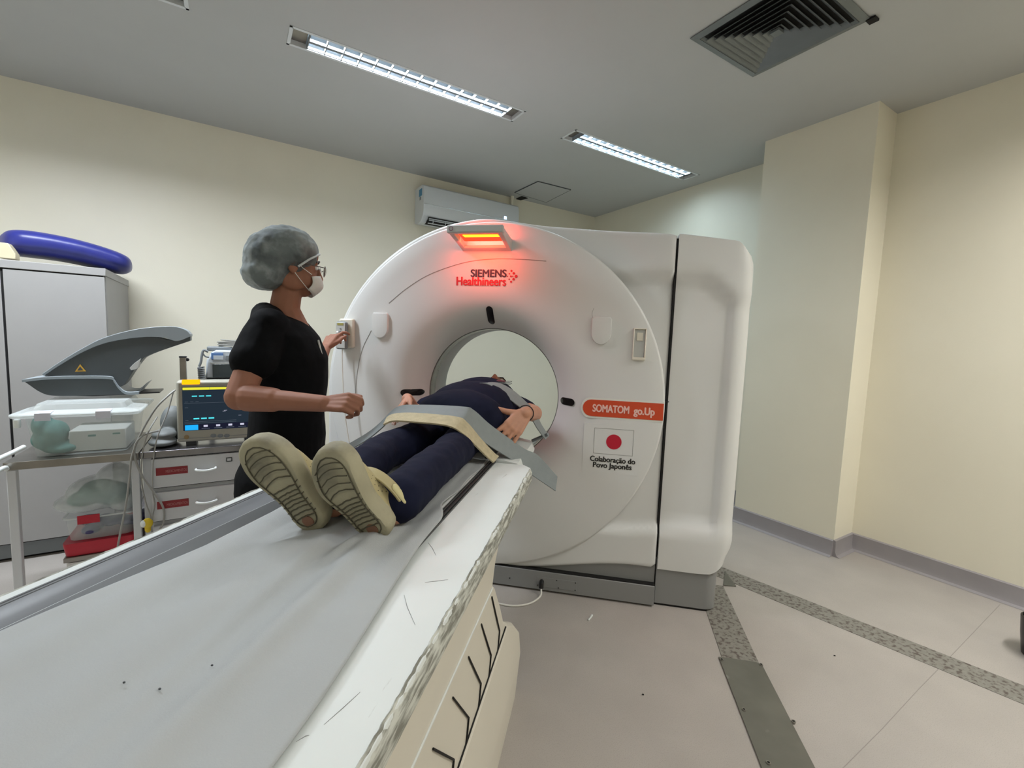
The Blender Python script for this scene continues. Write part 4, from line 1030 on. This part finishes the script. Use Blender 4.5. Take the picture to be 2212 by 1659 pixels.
curtain([(255, 836), (268, 846), (290, 846), (308, 835)], [(258, 842), (272, 851), (295, 851), (318, 826)], by-.02, by-.18, 'tray_lip', M_holder, 4)
curtain([(280, 795), (290, 785), (305, 774)], [(283, 800), (296, 796), (300, 786)], by+.004, by-.05, 'painted_arm_gloss', M_lgray, 4)  # pale strip painted in as a highlight on the arm
wp = [hp(162, 803, by+.003), hp(173, 787, by+.003), hp(186, 802, by+.003)]
RB(MB().loft([[p+Vector((0, dy, 0)) for p in wp] for dy in (0, -.002)]), 'warning_triangle', mat('warning_yellow', (206, 160, 60), .5), hh, sm=False)
c_ = (wp[0]+wp[1]+wp[2])/3; RB(MB().loft([[c_+(p-c_)*.55+Vector((0, dy, 0)) for p in wp] for dy in (-.002, -.003)]), 'warning_mark', M_dgray, hh, sm=False)
RB(MB().loft([[hp(x, y)+Vector((0, dy, 0)) for x, y in ((100, 853), (345, 846), (345, 849), (200, 856))] for dy in (-.0, .15)]), 'strap_tail', M_black, hh)

# lower shelf things
def rtag(o, l, c, g=None): return tag(o, l, c, g)
p0, p1 = rc(137, 1192, FB-.02), rc(284, 1150, FB-.02)
o = RB(MB().loft([rr(p0.x, p1.x+.01, yf+.03, yf+.34, shz+.002, .02), rr(p0.x-.006, p1.x+.016, yf+.024, yf+.346, shz+.05, .02), rr(p0.x-.006, p1.x+.016, yf+.024, yf+.346, shz+.058, .02)]), 'tray', M_red, None); rtag(o, 'bright red plastic tray on the lower trolley shelf', 'tray')
zr = shz+.06
bx = RB(MB().loft([rr(p0.x+.012, p1.x-.0, yf+.045, yf+.32, zr+.002, .03), rr(p0.x+.0, p1.x+.012, yf+.035, yf+.33, zr+.10, .03)], True, True), 'clear_box', M_clear, None); rtag(bx, 'low clear box with blue pouches and red tape, on the red tray', 'box')
RB(MB().tube(rr(p0.x-.004, p1.x+.016, yf+.031, yf+.334, zr+.10, .03)+[rr(p0.x-.004, p1.x+.016, yf+.031, yf+.334, zr+.10, .03)[0]], .004, 6), 'box_rim', M_clear2, bx)
q0, q1 = rc(166, 1128, FB-.02).x, rc(215, 1128, FB-.02).x
RB(MB().bb(q0, q1, yf+.026, yf+.030, zr+.076, zr+.112), 'red_tape', M_red, bx, sm=False)
mb_ = MB(); rng = random.Random(2)
for i in range(9): mb_.ell((p0.x+.05+.028*i, yf+.12+rng.uniform(-.04, .05), zr+.03+rng.uniform(0, .02)), (.035, .05, .018))
o = RB(mb_, 'pouch', mat('violet_blue', (62, 60, 104), .4, noise=.3, scale=30), None, remesh=.006, smi=2); rtag(o, 'dark blue pouches heaped in the low clear box', 'pouch')
gm_ = MB()
for (px, py, rx, rz) in ((215, 1060, .07, .05), (185, 1075, .06, .03), (245, 1065, .06, .05)):
    p = rc(px, py, FB-.14); gm_.ell((p.x, p.y, p.z), (rx, .08, rz))
o = RB(gm_, 'cloth_pack', M_teal, None, remesh=.007, smi=3); rtag(o, 'pale green cloth pack inside a clear bag on the lower shelf', 'pack')
bg = MB()
for (px, py, rx, rz) in ((220, 1060, .12, .075), (250, 1040, .075, .085), (190, 1080, .11, .04), (270, 1070, .06, .06)):
    p = rc(px, py, FB-.13); bg.ell((p.x, p.y, p.z), (rx, .12, rz))
o = RB(bg, 'clear_bag', mat('clear_bag_film', (222, 230, 230), .15, alpha=.40, bump=.6, bscale=18), None, remesh=.008, smi=2); rtag(o, 'crumpled clear plastic bag on the lower trolley shelf', 'bag')
p = rc(190, 1205, FB-.05); o = RB(MB().loft([rr(p.x-.06, p.x+.10, yf+.05, yf+.25, .001, .02), rr(p.x-.07, p.x+.11, yf+.04, yf+.26, shz-.03, .02)]), 'waste_bucket', mat('bucket_white', (208, 206, 204), .5), None); rtag(o, 'whitish bucket on the floor under the trolley shelf', 'bucket')

# patient monitor
mo = rempty('patient_monitor', rc(450, 960, FB-.05).x, FB-.1, zt, 'cream bedside monitor with dark screen and glowing amber alarm light', 'monitor')
m0, m1 = rc(386, 957, FB-.06), rc(377, 823, FB-.06); mx0 = (m0.x+m1.x)/2; mx1 = mx0+.335; mz0, mz1 = zt+.02, rc(400, 824, FB-.06).z; my = -(FB-.06)
MC = mat('monitor_shell', (168, 166, 154), .45, noise=.02)
RB(MB().bb(mx0, mx1, my, my+.10, mz0, mz1), 'housing', MC, mo, bev=.010, seg=3)
RB(MB().bb(mx0+.03, mx1-.03, my+.08, my+.16, mz0+.03, mz1-.04), 'rear_housing', MC, mo, bev=.012)
for x in (mx0+.05, mx1-.05): RB(MB().bb(x-.02, x+.02, my+.02, my+.14, zt+.002, mz0+.004), 'foot', M_dgray, mo)
def mp(px, py): p = rc(px, py, FB-.06); return p.x, p.z
sx0, sz1 = mp(393, 836); sx1 = mx1-.022; sz0 = mp(398, 931)[1]
sc_ = RB(MB().bb(sx0, sx1, my-.0012, my+.001, sz0, sz1), 'screen', E_screen, mo, sm=False)
def sb(x0, x1, z0, z1, m, nm, d=.002): return RB(MB().bb(x0, x1, my-d, my-.001, z0, z1), nm, m, sc_, sm=False)
W_ = sx1-sx0; Hs = sz1-sz0
sb(sx0+.002, sx0+W_*.70, sz1-.014, sz1-.003, E_yel, 'alarm_banner')
sb(sx0+W_*.36, sx0+W_*.364, sz1-.014, sz1-.003, E_scrl, 'banner_split', .0025)
for k in range(3): sb(sx0+.036+k*.027, sx0+.056+k*.027, sz1-.046, sz1-.041, E_cyan, 'readout_dash')
for k in range(3): sb(sx0+.040+k*.029, sx0+.062+k*.029, sz1-.152, sz1-.146, E_cyan, 'readout_dash')
for fz in (.37, .80, .835): sb(sx0+.006, sx0+W_*.72, sz1-Hs*fz-.0007, sz1-Hs*fz, E_scrl, 'screen_line')
for fx_, fz in ((.03, .34), (.10, .34), (.17, .34), (.03, .47), (.75, .33), (.74, .46), (.55, .56), (.53, .58), (.75, .69), (.03, .76), (.75, .06)): sb(sx0+W_*fx_, sx0+W_*fx_+.012, sz1-Hs*fz-.0012, sz1-Hs*fz, E_scrw if fx_ > .5 else E_scrl, 'screen_text')
sb(sx0+.002, sx1-.002, sz0+.002, sz0+.028, emitm('screen_bar', (26, 28, 44), 1), 'menu_bar', .0014)
sb(sx0+.007, sx0+.057, sz0+.002, sz0+.026, E_blue, 'menu_button')
for k in range(5):
    x = sx0+.078+k*.049; sb(x, x+.016, sz0+.014, sz0+.023, E_scrw, 'menu_icon'); sb(x-.008, x+.024, sz0+.006, sz0+.008, E_scrl, 'menu_text')
ax0, az = mp(389, 824); RB(MB().bb(ax0+.006, ax0+.074, my-.004, my+.03, mz1-.014, mz1+.006), 'alarm_light', E_alarm, mo, bev=.003)
kx, kz = mp(403, 944); RB(MB().tube([(kx, my-.003, kz), (kx, my+.001, kz)], .010, 16), 'power_button', mat('olive_button', (150, 128, 90), .5), mo)
for px in (461, 476, 490):
    kx, kz = mp(px, 941); RB(MB().ell((kx, my, kz), (.012, .003, .009)), 'button', M_mgray, mo)
RB(MB().bb(mx0+.004, mx1-.004, my-.001, my+.001, mz0+.016, mz0+.018), 'housing_seam', M_mgray, mo)

# defibrillator on a black tray behind the monitor
DB = -.93
dz = rc(445, 819, DB).z; d0 = rc(443, 815, DB).x
st = rempty('equipment_stand', d0+.1, DB-.1, 0, 'black-trayed stand with upright metal pole behind the monitor', 'stand')
RB(MB().bb(rc(428, 819, DB).x, d0+.34, .92, 1.24, dz-.015, dz), 'tray', M_black, st, bev=.002)
for x in (d0+.02, d0+.30):
    for y in (1.02, 1.20): RB(MB().bb(x-.012, x+.012, y-.012, y+.012, 0, dz-.015), 'leg', M_lgray, st)
pt_, pb_ = rc(395, 771, DB+.02), rc(398, 824, DB+.02)
RB(MB().bb(pt_.x-.014, pt_.x+.014, .90, .93, dz-.12, pt_.z), 'pole', M_steel, st, bev=.002)
RB(MB().bb(pt_.x-.016, pt_.x+.016, .898, .932, pt_.z-.004, pt_.z+.004), 'pole_cap', M_dgray, st, bev=.002)
RB(MB().ell((pt_.x+.018, .915, pt_.z-.014), (.009, .009, .009)), 'pole_knob', M_black, st)
RB(MB().bb(pt_.x-.014, d0+.06, .905, .925, dz-.13, dz-.11), 'pole_bracket', M_steel, st)
RB(MB().bb(d0+.02, d0+.05, .92, 1.0, dz-.13, dz-.012), 'pole_bracket', M_steel, st)
df = rempty('defibrillator', d0+.15, DB-.12, dz, 'pale grey defibrillator with blue panel, standing behind the monitor', 'defibrillator')
def dp(px, py, b=DB-.02): p = rc(px, py, b); return p.x, p.z
e0, ez = dp(444, 816); tx0, tz = dp(452, 757)
GF = mat('defib_shell', (186, 194, 200), .4)
RB(MB().loft([[Vector((x, y, z)) for y in (.95, 1.19) for x in ((xa, xb) if y < 1 else (xb, xa))] for xa, xb, z in ((d0, d0+.30, dz+.002), (d0+.008, d0+.30, dz+.10), (tx0+.010, d0+.29, tz-.01), (tx0+.03, d0+.27, tz+.002))]), 'housing', GF, df, bev=.008, ang=30)
s0x, s1z = dp(459, 787)
RB(MB().bb(s0x, s0x+.17, .944, .952, dz+.008, s1z), 'screen', mat('defib_screen', (52, 60, 62), .2), df, bev=.002)
b0x, b1z = dp(456, 762); RB(MB().bb(b0x, b0x+.055, .9445, .953, b1z-.036, b1z), 'blue_panel', mat('blue_panel', (84, 118, 168), .4), df, bev=.002)
RB(MB().bb(b0x+.01, b0x+.055, .943, .9455, b1z-.036, b1z-.014), 'panel_label', GF, df)
RB(MB().bb(b0x+.065, b0x+.16, .944, .952, b1z-.040, b1z-.012), 'paper_slot', M_mgray, df, bev=.002)
RB(MB().bb(s0x-.01, s0x+.18, .945, .952, s1z+.004, s1z+.010), 'ledge', M_lgray, df)
hx0, hz0 = dp(446, 756); RB(MB().bb(hx0+.0, hx0+.12, .99, 1.08, tz-.004, tz+.020), 'paddle_handle', M_mgray, df, bev=.006)
cc = [rc(x, y, DB) for x, y in ((450, 760), (440, 757), (436, 768), (434, 782), (430, 792))]
RB(MB().tube(bez(cc, 6), .006, 8), 'paddle_cord', M_mgray, df)
c0, c1 = rc(434, 793, DB), rc(436, 818, DB); hel = []
for k in range(121):
    t = k/120; a = 2*pi*6*t; p = c0.lerp(c1, t); hel.append(p+Vector((.013*cos(a), .013*sin(a), 0)))
RB(MB().tube(hel, .0042, 6), 'coiled_cord', M_mgray, df)
RB(MB().tube(bez([rc(439, 765, DB), rc(444, 770, DB), rc(452, 772, DB)], 5), .004, 6), 'paddle_cord', M_mgray, df)
cw = MB(); rng = random.Random(9); cx_ = rc(505, 748, DB-.1)
for k in range(9):
    rx = .07+rng.uniform(-.012, .012); tilt = rng.uniform(-.25, .25)
    cw.tube([Vector((cx_.x+rx*cos(2*pi*i/24), cx_.y+.04*sin(2*pi*i/24), tz+.026+k*.0035+tilt*.05*cos(2*pi*i/24)+.008*rng.random()*0)) for i in range(25)], .0032, 6)
o = RB(cw, 'cable_coil', M_cable, None); rtag(o, 'coil of pale grey cable resting on the defibrillator', 'cable')
# soft pouches left of monitor
pc = MB(); p = rc(352, 952, FB-.10); pc.ell((p.x, p.y, zt+.022), (.055, .07, .020)); pc.ell((p.x+.005, p.y+.01, zt+.055), (.048, .06, .024)); pc.ell((p.x+.03, p.y+.10, zt+.09), (.05, .06, .085))
o = RB(pc, 'cuff_pouch', mat('pouch_grey', (112, 116, 116), .6, bump=.3, bscale=20), None, remesh=.006, smi=3); rtag(o, 'folded grey pressure cuffs between the bin and the monitor', 'pouch')
# cables hanging in front of the cart
def cable(pts, r, m, label, b=FB+.02):
    o = RB(MB().tube(bez([rc(x, y, b+(db if len(q) else 0)) for x, y, *q in pts for db in (q[0] if q else 0,)], 8), r, 8), 'cable', m, None); return rtag(o, label, 'cable')
cable([(378, 843, -.04), (362, 856, -.02), (335, 884), (305, 935), (285, 985), (280, 1030), (272, 1090), (256, 1172), (250, 1215)], .0042, M_cable, 'grey monitor cable hanging straight, leftmost of the loops')
cable([(345, 930, -.03), (310, 940, 0), (292, 962), (292, 990), (306, 1025), (330, 1060), (352, 1095), (354, 1125), (342, 1150)], .0042, M_cable, 'grey cable bulging to the right in front of the red labels')
cable([(340, 900, -.04), (320, 935, -.0), (307, 985), (306, 1040), (315, 1085), (325, 1115), (328, 1150)], .0026, M_cable, 'thin grey cable hanging between the two thicker cables')
cable([(374, 848, -.04), (362, 890, -.03), (340, 945, .0), (331, 1000), (330, 1060), (334, 1090), (328, 1125), (329, 1160)], .0026, M_cable, 'thin grey cable dropping beside the drawer cart edge')
cn = rc(319, 1130, FB+.02)
o = RB(MB().ell(cn, (.020, .012, .024)).ell(cn+Vector((0, 0, -.028)), (.012, .010, .016)), 'connector_tag', M_yellow, None, remesh=.004, smi=2); rtag(o, 'yellow-tagged connector hanging at the cable ends', 'connector')
RB(MB().ell(cn+Vector((-.014, -.002, .0)), (.012, .012, .016)), 'connector_plug', M_tw, o)

# ------------------------------------------------------------------ air conditioner on the left wall
ac = rempty('air_conditioner', .89, -1.95, 2.3, 'white split air conditioner high on the left wall, left of the hatch', 'air conditioner')
A0 = rc(914, 440, -1.80).x; A1 = rc(1120, 455, -1.80).x
z1 = rc(925, 402, -1.84).z; z0 = rc(925, 482, -1.84).z-.005
pr_ = [(2.005, z0+.02), (1.93, z0), (1.86, z0+.008), (1.80, z0+.055), (1.785, z0+.10), (1.785, z1-.06), (1.80, z1-.015), (1.83, z1), (2.005, z1)]
RB(MB().loft([[Vector((x, y, z)) for y, z in pr_] for x in (A0, A1)]), 'housing', M_acw, ac, bev=.006, ang=30, seg=3)
RB(MB().bb(A0+.05, A1-.05, 1.80, 1.90, z0+.004, z0+.028), 'outlet', M_gap, ac)
o = RB(MB().loft([[Vector((x, y, z)) for y, z in ((1.793, z0+.042), (1.845, z0+.004), (1.85, z0+.008), (1.797, z0+.047))] for x in (A0+.05, A1-.05)]), 'outlet_gap', M_gap, ac)
for zq in (.030, .016):
    RB(MB().loft([[Vector((x, y, z)) for y, z in ((1.795, z0+zq+.004), (1.83, z0+zq-.018), (1.832, z0+zq-.015), (1.797, z0+zq+.008))] for x in (A0+.055, A1-.055)]), 'flap', M_acw, ac)
for k in range(8): x = A0+.09+k*.115; RB(MB().bb(x, x+.004, 1.795, 1.84, z0+.002, z0+.035), 'vane', M_acw, ac)
RB(MB().bb(A0+.003, A1-.003, 1.782, 1.786, (z0+z1)/2-.012, (z0+z1)/2-.007), 'front_seam', mat('chrome_trim', (225, 230, 232), .15, metal=.5), ac)
RB(MB().bb(A0+.48, A0+.53, 1.782, 1.786, z0+.085, z0+.097), 'logo_plate', M_dgray, ac); RB(MB().bb(A0+.47, A0+.54, 1.783, 1.786, z0+.072, z0+.075), 'logo_text', M_mgray, ac)
RB(MB().bb(A1-.165, A1-.140, 1.781, 1.785, (z0+z1)/2-.004, (z0+z1)/2+.022), 'temperature_display', emitm('ac_display', (190, 215, 255), 2.2), ac)
RB(MB().bb(A0-.0015, A0+.001, 1.83, 1.90, z1-.09, z1-.03), 'energy_label', mat('label_blue', (70, 140, 180), .5), ac)
RB(MB().bb(A0-.0015, A0+.001, 1.85, 1.885, z1-.12, z1-.095), 'energy_label', M_mgray, ac)
o = RB(MB().tube([(A1+.03, 1.975, z0+.1), (A1+.03, 1.975, HC-.001)], .018, 10).bb(A1-.01, A1+.045, 1.96, 2.005, z0+.06, z0+.12), 'pipe_cover', M_wall, ac)
q = MB().loft([[Vector((p.x, p.y, z)) for p in (on_z(1112, 430, HC), on_z(1127, 423, HC), on_z(1140, 427, HC), on_z(1118, 433, HC))] for z in (HC-.008, HC-.003)]); o = q.build('trim_3', M_gap); tag(o, kind='structure')

# ------------------------------------------------------------------ floor details
pl = empty('floor_cover_plate', (1.18, -1.1, 0), 'long worn steel cover plate screwed to the floor beside the scanner', 'plate')
c4 = [on_z(1552, 1420, .006), on_z(1645, 1437, .006)]
rings = [[Vector((x, y, z)) for x, y in ((1.094, -.305), (1.235, -.300), (1.250, -.306), (1.256, -.32), (1.268, -2.4), (1.108, -2.4))] for z in (.0015, .0055)]
keep(MB().loft(rings).build('plate', M_plate, None, bev=.001), pl)
for px, py in ((1559, 1425), (1644, 1436), (1607, 1533), (1714, 1559), (1660, 1648)):
    p = on_z(px, py, .006); keep(MB().tube([(p.x, p.y, .005), (p.x, p.y, .0085)], .007, 12).build('screw', M_steel, None), pl)
    keep(MB().tube([(p.x, p.y, .0083), (p.x, p.y, .0088)], .004, 10).build('screw_head', M_gap, None), pl)
MB_ = MB().loft([[Vector((x, y, z)) for x, y in ((1.128, .3), (1.262, .3), (1.248, -.31), (1.108, -.31))] for z in (.0004, .0022)]); o = MB_.build('trim_4', M_terr, sm=False); tag(o, kind='structure')
s = [on_z(1578, 1240, 0), on_z(1600, 1240, 0), on_z(2212, 1482, 0), on_z(2212, 1527, 0), on_z(1583, 1258, 0)]
dA = (s[2]-on_z(1600, 1241, 0)).normalized(); e1, e2 = s[2]+dA*1.5, s[3]+dA*1.5
back = on_z(1600, 1241, 0)-dA*.25; back2 = on_z(1600, 1266, 0)-dA*.25
o = MB().loft([[Vector((p.x, p.y, z)) for p in (back, e1, e2, back2)] for z in (.0003, .0018)]).build('trim_5', M_terr, sm=False); tag(o, kind='structure')
q = [on_z(1566, 1235, 0), on_z(1590, 1268, 0), on_z(1563, 1266, 0)]
o = MB().loft([[Vector((p.x, p.y, z)) for p in q] for z in (.002, .006)]).build('corner_plate', M_plate, sm=False); tag(o, 'small triangular steel corner of a floor plate, behind the scanner corner', 'plate')
# floor seams
M_seam = mat('floor_seam', (150, 144, 138), .6)
pts = [on_z(x, y, 0) for x, y in ((2160, 1306), (2040, 1432), (1985, 1488), (1905, 1575), (1820, 1660))]
o = MB().loft([[p+Vector((.0015, 0, .0003)), p+Vector((-.0015, 0, .0003)), p+Vector((-.0015, 0, .0007)), p+Vector((.0015, 0, .0007))] for p in pts]).build('trim_6', M_seam); tag(o, kind='structure')
# cable from the scanner socket to the table
pts = [(.325, -.020, .032), (.318, -.04, .012), (.30, -.10, .0048), (.25, -.19, .0048), (.19, -.26, .0048), (.12, -.36, .0048), (.05, -.55, .0048), (.0, -.72, .03)]
pts = [Vector((.325, -.022, .032)), on_z(1168, 1286, .012), on_z(1152, 1300, .005), on_z(1130, 1307, .005), on_z(1100, 1308, .005), on_z(1060, 1300, .005), on_z(1000, 1290, .005)]
o = MB().tube(bez(pts, 8), .0045, 8).build('floor_cable', M_wcable); tag(o, 'white cable on the floor plugged into the scanner plinth', 'cable')
p = on_z(1276, 1334, .004); o = MB().tube([p+Vector((-.010, -.022, 0)), p, p+Vector((.006, .02, 0))], [.003, .004, .005], 8).build('cotton_swab', M_tw); tag(o, 'tiny white scrap lying on the floor before the scanner', 'litter')
for px, py in ((1389, 1500), (1803, 1416)):
    p = on_z(px, py, .002); o = MB().ell(p, (.004, .003, .0015)).build('floor_crumb', M_gap); tag(o, 'dark crumb on the bare floor, %s' % ('left of the steel plate' if px < 1500 else 'right of the steel plate'), 'crumb')
# specks on the sheet
for i, (px, py) in enumerate(((268, 1474), (458, 1437), (345, 1488))):
    p = on_z(px, py, ZT+.014); o = MB().ell(p, (.0016, .0012, .0012)).build('sheet_speck', M_dgray); o.parent = bpy.data.objects['paper_sheet']
# dark bin just at the right edge of the view
p = rc(2222, 1400, 1.56); p = on_z(2262, 1425, 0)
o = MB().loft([[Vector((p.x+r_*cos(2*pi*k/28), p.y+r_*sin(2*pi*k/28), z)) for k in range(28)] for r_, z in ((.075, .001), (.085, .09), (.090, .16), (.084, .165), (.08, .10))]).build('floor_bin', M_black); tag(o, 'black round base on the floor at the right picture edge', 'bin')
